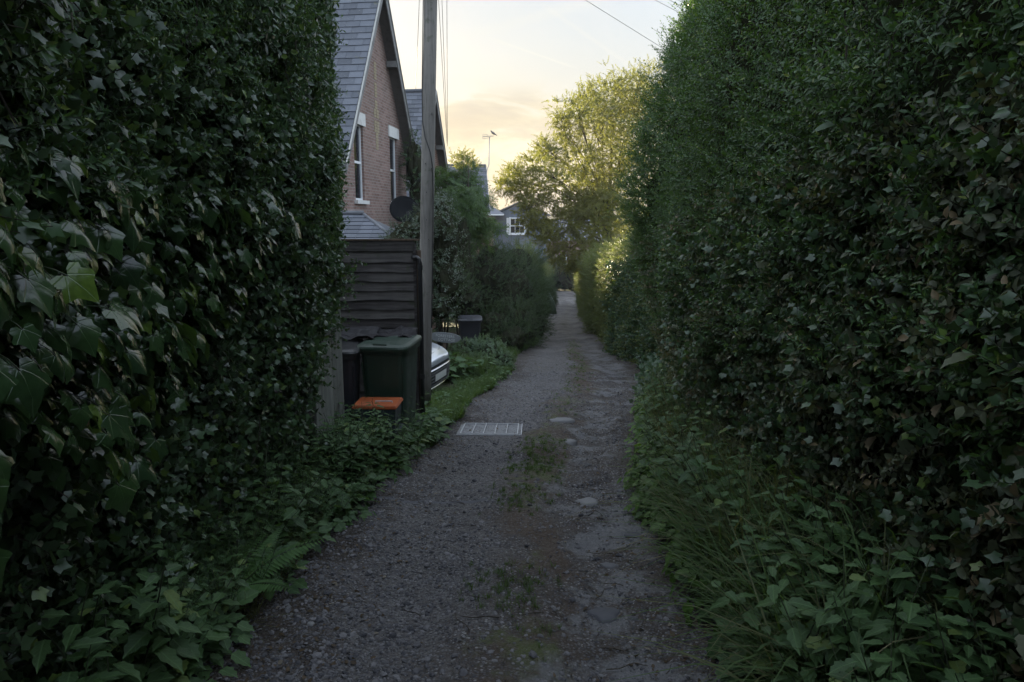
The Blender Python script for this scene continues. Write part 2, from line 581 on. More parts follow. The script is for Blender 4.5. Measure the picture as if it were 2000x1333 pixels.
M = {}
M['ivy_big'] = leaf_mat('ivy_leaf_large', (0.022, 0.046, 0.022), (0.054, 0.105, 0.030), (0.101, 0.162, 0.027), .08, .19, .22, .6, vein=2)
M['ivy'] = leaf_mat('ivy_leaf', (0.030, 0.058, 0.032), (0.069, 0.128, 0.051), (0.128, 0.192, 0.046), .05, .36, .18, .5)
M['climber'] = leaf_mat('climber_leaf', (0.036, 0.077, 0.032), (0.082, 0.155, 0.055), (0.163, 0.201, 0.046), .04, .5, .3, .4)
M['privet'] = leaf_mat('privet_leaf', (0.041, 0.084, 0.036), (0.092, 0.178, 0.055), (0.219, 0.260, 0.055), .03, .38, .3, .45)
M['brown_leaf'] = leaf_mat('hedge_base_leaf', (0.066, 0.084, 0.051), (0.155, 0.173, 0.100), (0.219, 0.163, 0.092), .10, .5, .22, .4)
M['hedge2'] = leaf_mat('field_hedge_leaf', (0.082, 0.113, 0.046), (0.182, 0.219, 0.082), (0.260, 0.201, 0.073), .08, .5, .35, .35)
M['weed'] = leaf_mat('undergrowth_leaf', (0.036, 0.073, 0.032), (0.088, 0.161, 0.055), (0.146, 0.201, 0.055), .05, .55, .3, .35, vein=1)
M['elder'] = leaf_mat('ground_elder_leaf', (0.048, 0.104, 0.021), (0.104, 0.195, 0.034), (0.146, 0.207, 0.037), .06, .45, .35, .4, vein=1)
M['grass'] = leaf_mat('grass_blade', (0.039, 0.074, 0.023), (0.089, 0.153, 0.039), (0.166, 0.153, 0.064), .07, .5, .35, .35)
M['dry_grass'] = leaf_mat('dry_grass_blade', (0.082, 0.100, 0.046), (0.182, 0.182, 0.082), (0.260, 0.219, 0.128), .15, .6, .3, .3)
M['golden'] = leaf_mat('tree_leaf', (0.095, 0.105, 0.035), (0.210, 0.220, 0.075), (0.220, 0.190, 0.050), .08, .5, .5, .35)
M['sapling'] = leaf_mat('sapling_leaf', (0.041, 0.082, 0.031), (0.089, 0.151, 0.047), None, .0, .5, .35, .35)
M['dark_bush'] = leaf_mat('dark_shrub_leaf', (0.022, 0.041, 0.019), (0.051, 0.088, 0.029), None, .0, .5, .3, .35)
M['laurel'] = leaf_mat('laurel_leaf', (0.022, 0.043, 0.022), (0.051, 0.083, 0.036), None, .0, .28, .15, .6)
M['mound'] = leaf_mat('mound_leaf', (0.083, 0.140, 0.083), (0.164, 0.234, 0.147), None, .0, .5, .3, .4)
M['fern'] = leaf_mat('fern_frond', (0.063, 0.128, 0.046), (0.119, 0.219, 0.073), None, 0, .55, .35, .3)
M['farwood'] = leaf_mat('far_leaf', (0.050, 0.065, 0.030), (0.090, 0.110, 0.045), None, 0, .7, .3, .2)
M['litter'] = leaf_mat('dead_leaf', (0.041, 0.027, 0.016), (0.117, 0.081, 0.050), (0.198, 0.171, 0.135), .08, .6, .15, .3)
M['bark'] = wood_mat('bark', (.03, .024, .018), (.09, .075, .06), 'Z', 1.0, .9, .8)
M['stem'] = plain_mat('green_stem', (.045, .06, .025), .6, dirt=.4)
M['core'] = plain_mat('inner_shade', (.028, .03, .018), 1.0, dirt=.5, dcol=(.02, .016, .01), scale=9, spec=0)  # near-black fill: the shade deep among the twigs is put into its colour
M['lane'] = lane_mat()
M['soil'] = soil_mat()
M['pebble'] = stone_mat('pebble', (.035, .035, .042), (.21, .2, .205))
M['rock'] = stone_mat('rock', (.07, .07, .08), (.13, .128, .135))
M['rock_pale'] = stone_mat('rock_pale', (.14, .14, .145), (.22, .215, .215))
M['brick'] = brick_mat('brickwork', (.19, .115, .095), (.32, .215, .18), (.30, .28, .26))
M['brick_far'] = brick_mat('brickwork_far', (.18, .09, .065), (.27, .16, .12))
M['slate'] = slate_mat('slate')
M['pole'] = wood_mat('pole_wood', (.10, .095, .085), (.22, .205, .185), 'Z', .9, .75, .5)
M['fence_dark'] = wood_mat('weathered_board', (.035, .03, .03), (.13, .12, .112), 'X', 1.0, .8, .7)
M['fence_pale'] = wood_mat('pale_weathered_board', (.13, .135, .12), (.27, .27, .24), 'Z', 1.0, .8, .5)
M['post'] = wood_mat('post_wood', (.05, .035, .025), (.14, .10, .07), 'Z', 1.0, .8, .5)
M['barge'] = plain_mat('weathered_bargeboard', (.17, .17, .165), .7, dirt=.6, dcol=(.08, .08, .075), scale=3)
M['soffit'] = plain_mat('soffit_paint', (.115, .105, .095), .8, dirt=.5)
M['white'] = plain_mat('white_paint', (.72, .74, .76), .45, dirt=.25, dcol=(.4, .4, .38))
M['lintel'] = plain_mat('painted_stone', (.60, .60, .58), .7, dirt=.45, dcol=(.35, .33, .29), scale=4)
M['cement'] = plain_mat('cement_fillet', (.42, .41, .38), .85, dirt=.5, dcol=(.2, .2, .18))
M['concrete'] = plain_mat('concrete', (.19, .19, .195), .9, dirt=.5, dcol=(.07, .065, .06), scale=8, bumps=.5)
M['black_plastic'] = plain_mat('black_plastic', (.018, .018, .020), .38, dirt=.3)
M['grey_plastic'] = plain_mat('dark_grey_plastic', (.028, .028, .036), .45, dirt=.25)
M['green_plastic'] = plain_mat('green_plastic', (.020, .040, .026), .5, dirt=.6, dcol=(.05, .06, .045))
M['orange_plastic'] = plain_mat('orange_plastic', (.42, .10, .03), .5, dirt=.5, dcol=(.12, .06, .03))
M['blue_plastic'] = plain_mat('dull_blue_plastic', (.025, .035, .045), .5, dirt=.3)
M['metal_white'] = plain_mat('worn_white_metal', (.46, .46, .48), .5, dirt=.7, dcol=(.16, .15, .14), scale=14)
M['steel'] = plain_mat('steel', (.35, .35, .35), .4, metal=.9, dirt=.3)
M['cable'] = plain_mat('black_cable', (.02, .02, .02), .5)
M['dish'] = plain_mat('dish_paint', (.008, .009, .011), .9, dirt=.3, spec=.25)
M['lead'] = plain_mat('lead_flashing', (.13, .135, .15), .5, dirt=.5)
M['felt'] = plain_mat('roofing_felt', (.014, .012, .014), .6, dirt=.4, bumps=.6, spec=.3, dcol=(.03, .022, .02))
M['lettering'] = plain_mat('white_lettering', (.38, .39, .38), .7, dirt=.3)
M['slate_sign'] = plain_mat('sign_slate', (.13, .14, .14), .55, dirt=.4)
M['tarp'] = plain_mat('green_tarpaulin', (.035, .06, .03), .55, dirt=.4)
M['hung'] = plain_mat('blue_grey_boarding', (.10, .125, .16), .7, dirt=.4, dcol=(.07, .08, .1))
M['render'] = plain_mat('brown_render', (.16, .115, .09), .85, dirt=.4)
M['feather'] = plain_mat('feather', (.10, .10, .11), .8)


def glass_mat():
    m, T = new_mat('window_glass')
    g = T.add('ShaderNodeBsdfGlossy', {'Color': (.75, .8, .85, 1), 'Roughness': .04})
    d = T.add('ShaderNodeBsdfDiffuse', {'Color': (.012, .014, .018, 1)})
    lw = T.add('ShaderNodeFresnel', {'IOR': 1.5})
    mx = T.add('ShaderNodeMixShader', {0: lw.outputs[0], 1: d.outputs[0], 2: g.outputs[0]})
    finish(T, mx.outputs[0])
    return m


M['glass'] = glass_mat()


def carpaint():
    m, T = new_mat('silver_car_paint')
    tcn = T.add('ShaderNodeTexCoord')
    n = T.noise(tcn.outputs['Object'], 500, 2, .5)
    pr = T.add('ShaderNodeBsdfPrincipled', {'Base Color': (.60, .63, .68, 1), 'Roughness': .32, 'Metallic': .55, 'Coat Weight': 1.0, 'Coat Roughness': .05})
    b = T.add('ShaderNodeBump', {'Height': n, 'Strength': .03, 'Distance': .0005})
    T.l.new(b.outputs[0], pr.inputs['Normal'])
    finish(T, pr.outputs[0])
    return m


M['car'] = carpaint()
M['chrome'] = plain_mat('chrome', (.75, .75, .78), .15, metal=1, dirt=.1)
M['tyre'] = plain_mat('tyre_rubber', (.02, .02, .02), .8)
M['plate'] = plain_mat('number_plate', (.62, .62, .60), .4, dirt=.2)
M['headlamp'] = plain_mat('headlamp_lens', (.22, .25, .30), .1, dirt=.15, coat=1)

# ------------------------------------------------------------------ leaves, twigs and plants: prototypes for scattering
def frame_mats(tip, nrm):
    """rotation matrices (n,3,3) with local Y along tip and local Z near nrm"""
    tip = tip / (np.linalg.norm(tip, axis=1, keepdims=True) + 1e-9)
    z = nrm - (nrm * tip).sum(1, keepdims=True) * tip
    z = z / (np.linalg.norm(z, axis=1, keepdims=True) + 1e-9)
    x = np.cross(tip, z)
    return np.stack([x, tip, z], axis=2)


def mats_to_euler(R):
    sy_ = np.clip(-R[:, 2, 0], -1, 1)
    ey = np.arcsin(sy_)
    ex = np.arctan2(R[:, 2, 1], R[:, 2, 2])
    ez = np.arctan2(R[:, 1, 0], R[:, 0, 0])
    return np.stack([ex, ey, ez], axis=1)


class Proto:
    def __init__(self):
        self.V, self.F, self.lr, self.uv, self.fm = [], [], [], [], []

    def add(self, V, F, uv=None, pos=(0, 0, 0), R=None, s=1.0, mi=0):
        n = len(self.V)
        V = np.asarray(V, float) * s
        if R is not None: V = V @ np.asarray(R).T
        V = V + np.asarray(pos)
        r = random.random()
        self.V += [tuple(v) for v in V]
        self.F += [tuple(i + n for i in f) for f in F]
        self.lr += [r] * len(V)
        self.uv += [tuple(u) for u in (uv if uv is not None else [(0, 0)] * len(V))]
        self.fm += [mi] * len(F)

    def stem(self, pts, r0, r1, mi=1):
        pts = [Vector(p) for p in pts]
        V, F = [], []
        for i, p in enumerate(pts):
            d = (pts[min(i + 1, len(pts) - 1)] - pts[max(i - 1, 0)]).normalized()
            a = d.cross(Vector((.3, .2, 1)))
            a.normalize(); b = d.cross(a)
            r = r0 + (r1 - r0) * i / (len(pts) - 1)
            for k in range(3):
                an = 2 * PI * k / 3
                V.append(p + (a * math.cos(an) + b * math.sin(an)) * r)
        for i in range(len(pts) - 1):
            for k in range(3):
                F.append((i * 3 + k, i * 3 + (k + 1) % 3, i * 3 + 3 + (k + 1) % 3, i * 3 + 3 + k))
        self.add(V, F, mi=mi)

    def mesh(self, name, mats, smooth=True):
        me = bpy.data.meshes.new(name)
        me.from_pydata(self.V, [], self.F)
        a = me.attributes.new('lr', 'FLOAT', 'POINT')
        a.data.foreach_set('value', np.asarray(self.lr, dtype=np.float32))
        ul = me.uv_layers.new(name='UVMap')
        idx = np.empty(len(me.loops), dtype=np.int32)
        me.loops.foreach_get('vertex_index', idx)
        ul.data.foreach_set('uv', np.asarray(self.uv, dtype=np.float32)[idx].ravel())
        for m in mats: me.materials.append(m)
        me.polygons.foreach_set('material_index', np.asarray(self.fm, dtype=np.int32))
        me.polygons.foreach_set('use_smooth', [smooth] * len(me.polygons))
        me.update()
        return me


def rrot(tip, nrm):
    return frame_mats(np.array([tip], float), np.array([nrm], float))[0]


def lance_leaf(w=.42, curl=.18, fold=.12, n=3, peak=.4):
    """ovate or lance-shaped leaf, length 1 along Y"""
    V, UV = [(0, 0, 0)], [(0, 0)]
    ts = [(i + 1) / (n + 1) for i in range(n)]
    for t in ts:
        ww = w / 2 * (math.sin(PI * t ** (math.log(.5) / math.log(peak))) ** .8)
        z = -curl * t * t
        V += [(-ww, t, z + fold * ww * 2), (0, t, z), (ww, t, z + fold * ww * 2)]
        UV += [(-ww, t), (0, t), (ww, t)]
    V.append((0, 1, -curl)); UV.append((0, 1))
    F = [(0, 2, 1), (0, 3, 2)]
    for i in range(n - 1):
        a = 1 + 3 * i; b = a + 3
        F += [(a, a + 1, b + 1, b), (a + 1, a + 2, b + 2, b + 1)]
    a = 1 + 3 * (n - 1); e = len(V) - 1
    F += [(a, a + 1, e), (a + 1, a + 2, e)]
    return V, F, UV


def serrate_leaf(w=.62, curl=.25, fold=.15):
    """toothed leaf"""
    V, UV = [(0, 0, 0)], [(0, 0)]
    n = 6
    for i in range(n):
        t = (i + .7) / (n + .3)
        ww = w / 2 * math.sin(PI * t ** .62) ** .75
        ww *= 1.12 if i % 2 == 0 else .82
        z = -curl * t * t + .02 * math.sin(9 * t)
        V += [(-ww, t + .04 * (i % 2 == 0), z + fold * ww), (0, t, z - .01), (ww, t + .04 * (i % 2 == 0), z + fold * ww)]
        UV += [(-ww, t), (0, t), (ww, t)]
    V.append((0, 1.05, -curl * 1.1)); UV.append((0, 1))
    F = [(0, 2, 1), (0, 3, 2)]
    for i in range(n - 1):
        a = 1 + 3 * i; b = a + 3
        F += [(a, a + 1, b + 1, b), (a + 1, a + 2, b + 2, b + 1)]
    a = 1 + 3 * (n - 1); e = len(V) - 1
    F += [(a, a + 1, e), (a + 1, a + 2, e)]
    return V, F, UV


def quad_leaf(w=.5, curl=.1):
    V = [(0, 0, 0), (w / 2, .45, .06), (0, 1, -curl), (-w / 2, .45, .06)]
    return V, [(0, 1, 2), (0, 2, 3)], [(0, 0), (w / 2, .45), (0, 1), (-w / 2, .45)]


def ivy_leaf(seed=0, deep=1.0, curl=.22):
    """five-lobed ivy leaf, about 1 long, petiole at the origin, tip along +Y"""
    rg = random.Random(seed)
    half = [(0, .05), (.14, -.13), (.34, -.16), (.49, -.02), (.50 - .07 * deep, .16), (.62, .34), (.58, .46), (.40 - .05 * deep, .54), (.22, .74), (0, 1.0)]
    out = [(x * (1 + rg.uniform(-.07, .07)), y + rg.uniform(-.025, .025)) for x, y in half]
    out[0] = (0, .06)
    left = [(-x * (1 + rg.uniform(-.08, .08)), y + rg.uniform(-.03, .03)) for x, y in out[1:-1]][::-1]
    ring = out + left
    k = len(ring)
    cx, cy = 0, .24
    V, UV = [(cx, cy, 0)], [(cx, cy)]

    def zf(x, y):
        r2 = x * x + (y - .2) ** 2
        a = math.atan2(x, y + .02)
        return -curl * r2 - .35 * curl * max(0, y) ** 3 + .05 * abs(math.sin(a * PI / .8)) * math.sqrt(r2) + twist * x * y - fold * abs(x) + wav * math.sin(5 * y + 2 * x) * abs(x)
    twist = rg.uniform(-.3, .3); fold = rg.uniform(-.1, .45); wav = rg.uniform(0, .12)
    for x, y in ring:
        xi, yi = cx + (x - cx) * .55, cy + (y - cy) * .55
        V.append((xi, yi, zf(xi, yi))); UV.append((xi, yi))
    for x, y in ring:
        V.append((x, y, zf(x, y))); UV.append((x, y))
    F = []
    for i in range(k):
        j = (i + 1) % k
        F.append((0, 1 + i, 1 + j))
        F.append((1 + i, 1 + k + i, 1 + k + j, 1 + j))
    V = [(x, y, z) for x, y, z in V]
    # petiole
    return V, F, UV


def ivy_small(seed=0, curl=.25):
    ring = [(0, 0), (.3, -.12), (.42, .1), (.58, .42), (.28, .55), (0, 1), (-.28, .55), (-.58, .42), (-.42, .1), (-.3, -.12)]
    V = [(0, .3, 0)] + [(x, y, -curl * (x * x + (y - .3) ** 2) * 1.2 + (.05 if i % 2 else -.02)) for i, (x, y) in enumerate(ring)]
    F = [(0, i + 1, (i + 1) % 10 + 1) for i in range(10)]
    return V, F, [(v[0], v[1]) for v in V]


def u(a, b): return random.uniform(a, b)


def shoot(leaf_fn, nleaf, length, lsize, spread=1.0, opposite=True, droop=0, mats=None, name='shoot', stem_r=.0025, up=.35, jitter=.35):
    """a shoot along +Z with leaves; +Z is the outward direction of the scatter"""
    p = Proto()
    pts = []
    bx, by = u(-.15, .15), u(-.15, .15)
    for i in range(5):
        t = i / 4
        pts.append(Vector((bx * t * t * length * 2, by * t * t * length * 2 - droop * t * t * length, t * length)))
    p.stem(pts, stem_r, stem_r * .4)
    for i in range(nleaf):
        t = (i + .8) / nleaf
        k = t * 4
        a = pts[min(3, int(k))].lerp(pts[min(3, int(k)) + 1], k - min(3, int(k)))
        ang = (i // 2 * (PI / 2) + (i % 2) * PI if opposite else i * 2.4) + u(-.35, .35)
        d = Vector((math.cos(ang) * spread, math.sin(ang) * spread, up + .6 * t + u(-jitter, jitter)))
        nr = Vector((-math.cos(ang) * .6 + u(-jitter, jitter), -math.sin(ang) * .6 + u(-jitter, jitter), 1.0))
        s = lsize * u(.7, 1.15) * (1 - .35 * t)
        V, F, UV = leaf_fn()
        p.add(V, F, UV, a, rrot(d, nr), s)
    return p.mesh(name, mats)


PROTO_COL = {}


def protos(key, meshes):
    c = bpy.data.collections.new('source_' + key)
    for i, me in enumerate(meshes):
        o = bpy.data.objects.new('source_%s' % key, me)
        c.objects.link(o)
    PROTO_COL[key] = c


_gn_cache = {}


def gn_tree(key):
    if key in _gn_cache: return _gn_cache[key]
    t = bpy.data.node_groups.new('scatter_' + key, 'GeometryNodeTree')
    t.interface.new_socket('Geometry', in_out='INPUT', socket_type='NodeSocketGeometry')
    t.interface.new_socket('Geometry', in_out='OUTPUT', socket_type='NodeSocketGeometry')
    N, L = t.nodes, t.links
    gi, go = N.new('NodeGroupInput'), N.new('NodeGroupOutput')
    ci = N.new('GeometryNodeCollectionInfo')
    ci.inputs['Collection'].default_value = PROTO_COL[key]
    ci.inputs['Separate Children'].default_value = True
    ci.inputs['Reset Children'].default_value = True
    ip = N.new('GeometryNodeInstanceOnPoints')
    ip.inputs['Pick Instance'].default_value = True

    def attr(nm, typ):
        a = N.new('GeometryNodeInputNamedAttribute'); a.data_type = typ
        a.inputs['Name'].default_value = nm
        return a.outputs['Attribute']
    L.new(gi.outputs[0], ip.inputs['Points'])
    L.new(ci.outputs[0], ip.inputs['Instance'])
    L.new(attr('idx', 'INT'), ip.inputs['Instance Index'])
    L.new(attr('rot', 'FLOAT_VECTOR'), ip.inputs['Rotation'])
    L.new(attr('scl', 'FLOAT'), ip.inputs['Scale'])
    L.new(ip.outputs[0], go.inputs[0])
    _gn_cache[key] = t
    return t


def scatter(name, key, pts, R, scl, parent=None, kind='stuff'):
    """one object whose geometry nodes set a prototype on every point"""
    n = len(pts)
    me = bpy.data.meshes.new(name)
    me.vertices.add(n)
    me.vertices.foreach_set('co', np.asarray(pts, dtype=np.float32).ravel())
    me.attributes.new('rot', 'FLOAT_VECTOR', 'POINT').data.foreach_set('vector', mats_to_euler(R).astype(np.float32).ravel())
    me.attributes.new('scl', 'FLOAT', 'POINT').data.foreach_set('value', np.asarray(scl, dtype=np.float32))
    me.attributes.new('idx', 'INT', 'POINT').data.foreach_set('value', RNG.integers(0, len(PROTO_COL[key].objects), n).astype(np.int32))
    me.update()
    o = bpy.data.objects.new(name, me)
    md = o.modifiers.new('scatter', 'NODES')
    md.node_group = gn_tree(key)
    link(o, parent)
    if kind: o['kind'] = kind
    return o


def orient_out(out, upw=.3, jit=.5, spin=True):
    """matrices whose Z follows the outward direction (with jitter), spun about it"""
    n = len(out)
    z = out + np.array([0, 0, upw]) + RNG.normal(0, jit, (n, 3))
    z /= np.linalg.norm(z, axis=1, keepdims=True)
    t = RNG.normal(0, 1, (n, 3)) if spin else np.tile(np.array([[0, 0, -1.0]]), (n, 1)) + RNG.normal(0, .25, (n, 3))
    y = t - (t * z).sum(1, keepdims=True) * z
    y /= np.linalg.norm(y, axis=1, keepdims=True)
    x = np.cross(y, z)
    return np.stack([x, y, z], axis=2)


def orient_up(n, jit=.15):
    return orient_out(np.tile(np.array([[0, 0, 1.0]]), (n, 1)), 0, jit)


def make_protos():
    st = M['stem']
    protos('privet', [shoot(lambda: lance_leaf(.40, .15, .2, 2), 16, .15, .046, .8, mats=[M['privet'], st]) for _ in range(5)])
    protos('privet_long', [shoot(lambda: lance_leaf(.38, .15, .2, 2), 24, .34, .045, .8, mats=[M['privet'], st]) for _ in range(4)])
    protos('climber', [shoot(lambda: lance_leaf(.34, .2, .2, 2), 20, .16, .045, 1.0, False, .25, mats=[M['climber'], st]) for _ in range(5)])
    protos('brown', [shoot(lambda: lance_leaf(.62, .2, .2, 2), 12, .14, .055, 1.0, False, .1, mats=[M['brown_leaf'], M['bark']]) for _ in range(5)])
    protos('honey', [shoot(lambda: lance_leaf(.58, .22, .15, 3), 9, .16, .075, .9, False, .6, mats=[M['ivy'], st]) for _ in range(5)])
    protos('hedge2', [shoot(lambda: quad_leaf(.6), 22, .24, .050, 1.0, False, mats=[M['hedge2'], M['bark']]) for _ in range(5)])
    protos('hedge2ivy', [shoot(lambda: quad_leaf(.75), 16, .2, .075, 1.0, False, .2, mats=[M['ivy'], M['bark']]) for _ in range(4)])
    protos('dark', [shoot(lambda: quad_leaf(.5), 24, .30, .050, .9, False, mats=[M['dark_bush'], M['bark']]) for _ in range(5)])
    protos('laurel', [shoot(lambda: lance_leaf(.45, .12, .15, 2), 10, .20, .075, .9, False, mats=[M['laurel'], M['bark']]) for _ in range(4)])
    protos('mound', [shoot(lambda: quad_leaf(.65), 14, .12, .055, 1.0, False, mats=[M['mound'], st]) for _ in range(4)])
    protos('golden', [shoot(lambda: quad_leaf(.66), 24, .30, .068, 1.1, False, .25, mats=[M['golden'], M['bark']], stem_r=.003, up=.1, jitter=.8) for _ in range(6)])
    protos('farwood', [shoot(lambda: quad_leaf(.8), 16, 1.5, .5, 1.0, False, mats=[M['farwood'], M['bark']], stem_r=.02) for _ in range(4)])
    # small ivy
    protos('ivy', [shoot(lambda: ivy_small(), 8, .14, .055, 1.0, False, .4, mats=[M['ivy'], M['bark']], jitter=.4) for _ in range(5)])
    # flat-ish single ivy leaves for a hanging curtain
    ms = []
    for i in range(5):
        p = Proto()
        for k in range(3):
            V, F, UV = ivy_leaf(i * 7 + k, u(.2, 1.3), u(.15, .35))
            p.add(V, F, UV, (u(-.05, .05), u(-.05, .05), u(-.02, .02)), rrot((u(-.5, .5), 1, u(-.2, .2)), (u(-.4, .4), u(-.3, .3), 1)), u(.055, .085))
        ms.append(p.mesh('ivy_trio', [M['ivy_big'], st]))
    protos('ivy_big', ms)
    # compound leaf sprays (saplings)
    ms = []
    for i in range(4):
        p = Proto()
        for k in range(5):
            ang = k * 2 * PI / 5 + u(-.4, .4)
            d = Vector((math.cos(ang), math.sin(ang), .5))
            L = u(.16, .24)
            base = Vector((0, 0, k * .03))
            p.stem([base, base + d * L * .5, base + d * L + Vector((0, 0, -.03))], .0025, .001)
            side = d.cross(Vector((0, 0, 1))).normalized()
            for q in range(5):
                for sgn in (-1, 1):
                    pos = base + d * L * (.25 + .18 * q) + Vector((0, 0, -.03 * (q / 4) ** 2))
                    V, F, UV = quad_leaf(.38)
                    p.add(V, F, UV, pos, rrot(side * sgn + d * .5 + Vector((0, 0, u(-.3, .1))), (u(-.2, .2), u(-.2, .2), 1)), u(.055, .075))
        ms.append(p.mesh('compound_spray', [M['sapling'], st]))
    protos('sapling', ms)
    # undergrowth: nettle-like plants with toothed leaves
    ms = []
    for i in range(6):
        p = Proto()
        H = u(.42, .6)
        lean = Vector((u(-.18, .18), u(-.18, .18), 0))
        pts = [Vector((0, 0, 0)) + lean * (t * t) + Vector((0, 0, H * t)) for t in (0, .25, .5, .75, 1)]
        p.stem(pts, .004, .0015)
        for k in range(9):
            t = .12 + .1 * k
            kk = t * 4; a = pts[min(3, int(kk))].lerp(pts[min(3, int(kk)) + 1], kk - min(3, int(kk)))
            ang = k * PI / 2 + u(-.3, .3)
            for q in (0, PI):
                d = Vector((math.cos(ang + q), math.sin(ang + q), u(-.05, .4)))
                V, F, UV = serrate_leaf(u(.5, .68), u(.2, .45))
                s = .095 * (1 - .55 * t ** 2) * u(.8, 1.15)
                p.add(V, F, UV, a + d * .015, rrot(d, (u(-.25, .25), u(-.25, .25), 1)), s)
        ms.append(p.mesh('nettle_stem', [M['weed'], M['stem']]))
    protos('weed', ms)
    # broad low plants
    ms = []
    for i in range(5):
        p = Proto()
        for k in range(9):
            ang = k * 2.4
            d = Vector((math.cos(ang), math.sin(ang), 0))
            h = u(.06, .20)
            e = d * u(.04, .15) + Vector((0, 0, h))
            p.stem([(0, 0, 0), tuple(d * .03 + Vector((0, 0, h * .6))), tuple(e)], .0025, .0012)
            V, F, UV = serrate_leaf(u(.65, .9), u(.1, .35))
            p.add(V, F, UV, e, rrot(d + Vector((0, 0, u(-.3, .25))), (u(-.2, .2), u(-.2, .2), 1)), u(.06, .10))
        ms.append(p.mesh('broad_plant', [M['weed'], M['stem']]))
    protos('broad', ms)
    ms = []
    for i in range(5):
        p = Proto()
        for k in range(11):
            ang = k * 2.4
            d = Vector((math.cos(ang), math.sin(ang), 0))
            h = u(.05, .22)
            e = d * u(.03, .12) + Vector((0, 0, h))
            p.stem([(0, 0, 0), tuple(d * .03 + Vector((0, 0, h * .6))), tuple(e)], .002, .001)
            V, F, UV = serrate_leaf(u(.65, .9), u(.1, .3))
            p.add(V, F, UV, e, rrot(d + Vector((0, 0, u(-.3, .25))), (u(-.25, .25), u(-.25, .25), 1)), u(.045, .07))
        ms.append(p.mesh('elder_plant', [M['elder'], M['stem']]))
    protos('elder', ms)

    def tuft(nb, h0, h1, w, arch, mat):
        p = Proto()
        for k in range(nb):
            ang = u(0, 2 * PI)
            d = Vector((math.cos(ang), math.sin(ang), 0)); sd = Vector((-d.y, d.x, 0))
            h = u(h0, h1); ar = u(.3, 1) * arch
            base = d * u(0, .03)
            V, n = [], 5
            for i in range(n):
                t = i / (n - 1)
                c = base + d * (ar * h * t * t) + Vector((0, 0, h * (t - .42 * ar * t ** 3)))
                ww = w * (1 - t ** 1.6) * .5
                V += [c - sd * ww + Vector((0, 0, .2 * ww)), c + sd * ww + Vector((0, 0, .2 * ww))]
            F = [(2 * i, 2 * i + 1, 2 * i + 3, 2 * i + 2) for i in range(n - 1)]
            p.add(V, F)
        return p.mesh('grass_tuft', [mat])
    protos('grass', [tuft(26, .06, .20, .004, .7, M['grass']) for _ in range(5)])
    protos('moss_grass', [tuft(22, .015, .05, .003, .9, M['grass']) for _ in range(4)])
    protos('dry', [tuft(16, .15, .42, .003, .7, M['dry_grass']) for _ in range(4)])
    protos('sedge', [tuft(18, .35, .75, .013, 1.25, M['grass']) for _ in range(4)] + [tuft(12, .3, .7, .010, 1.5, M['dry_grass'])])
    # cleavers: thin stems with whorls
    ms = []
    for i in range(4):
        p = Proto()
        for s in range(3):
            H = u(.35, .7); bx, by = u(-.15, .15), u(-.15, .15)
            pts = [Vector((bx * t * t, by * t * t, H * t)) for t in (0, .33, .66, 1)]
            p.stem(pts, .0018, .001)
            for k in range(9):
                t = .1 + k * .1
                kk = t * 3; a = pts[min(2, int(kk))].lerp(pts[min(2, int(kk)) + 1], kk - min(2, int(kk)))
                for q in range(6):
                    an = q * PI / 3 + k
                    V, F, UV = quad_leaf(.16)
                    p.add(V, F, UV, a, rrot((math.cos(an), math.sin(an), .35), (0, 0, 1)), u(.02, .032))
        ms.append(p.mesh('whorled_stem', [M['climber'], M['stem']]))
    protos('cleavers', ms)
    # pebbles
    ms = []
    for i in range(5):
        p = Proto()
        V = []
        for (th, n) in ((.0, 1), (.9, 5), (1.75, 5)):
            for k in range(n):
                an = 2 * PI * k / n + th
                r = math.sin(th) * u(.8, 1.15) if th else 0
                V.append((r * math.cos(an), r * u(.6, .95) * math.sin(an) if th else 0, math.cos(th) * u(.45, .65)))
        F = [(0, 1 + k, 1 + (k + 1) % 5) for k in range(5)] + [(1 + k, 6 + k, 6 + (k + 1) % 5, 1 + (k + 1) % 5) for k in range(5)]
        p.add(V, F)
        ms.append(p.mesh('pebble', [M['pebble']], smooth=False))
    protos('pebble', ms)
    ms = []
    for i in range(5):
        p = Proto()
        V, F, UV = lance_leaf(u(.45, .7), u(-.3, .4), u(-.3, .4), 2)
        p.add(V, F, UV, R=rrot((0, 1, 0), (u(-.3, .3), 0, 1)))
        ms.append(p.mesh('fallen_leaf', [M['litter']]))
    protos('litter', ms)
    ms = []
    for i in range(3):
        p = Proto()
        p.stem([(0, 0, 0), (.3, u(-.1, .1), .01), (.7, u(-.15, .15), .02), (1, u(-.2, .2), 0)], .02, .01, mi=0)
        ms.append(p.mesh('fallen_twig', [M['bark']]))
    protos('twig', ms)


make_protos()

# ------------------------------------------------------------------ ground and lane
def build_ground():
    ys = np.concatenate([np.arange(-30, 30, .6), np.arange(30, 90, 2), np.array([100, 130, 180, 240, 300])])
    xs = np.concatenate([[-280, -150, -60, -30, -18], np.arange(-12, 14, .5), [18, 30, 60, 150, 280]])
    X, Y = np.meshgrid(xs, ys)
    Z = gz(Y) + .05 * fbm(X * .8, Y * .8) - .035
    inlane = (X > eL(Y) - .25) & (X < eR(Y) + .25)
    Z = np.where(inlane, gz(Y) - .12, Z)
    nx, ny = len(xs), len(ys)
    V = np.stack([X.ravel(), Y.ravel(), Z.ravel()], 1)
    F = [(j * nx + i, j * nx + i + 1, (j + 1) * nx + i + 1, (j + 1) * nx + i) for j in range(ny - 1) for i in range(nx - 1)]
    g = mesh_obj('ground', V, F, M['soil'], smooth=True)
    g['kind'] = 'structure'


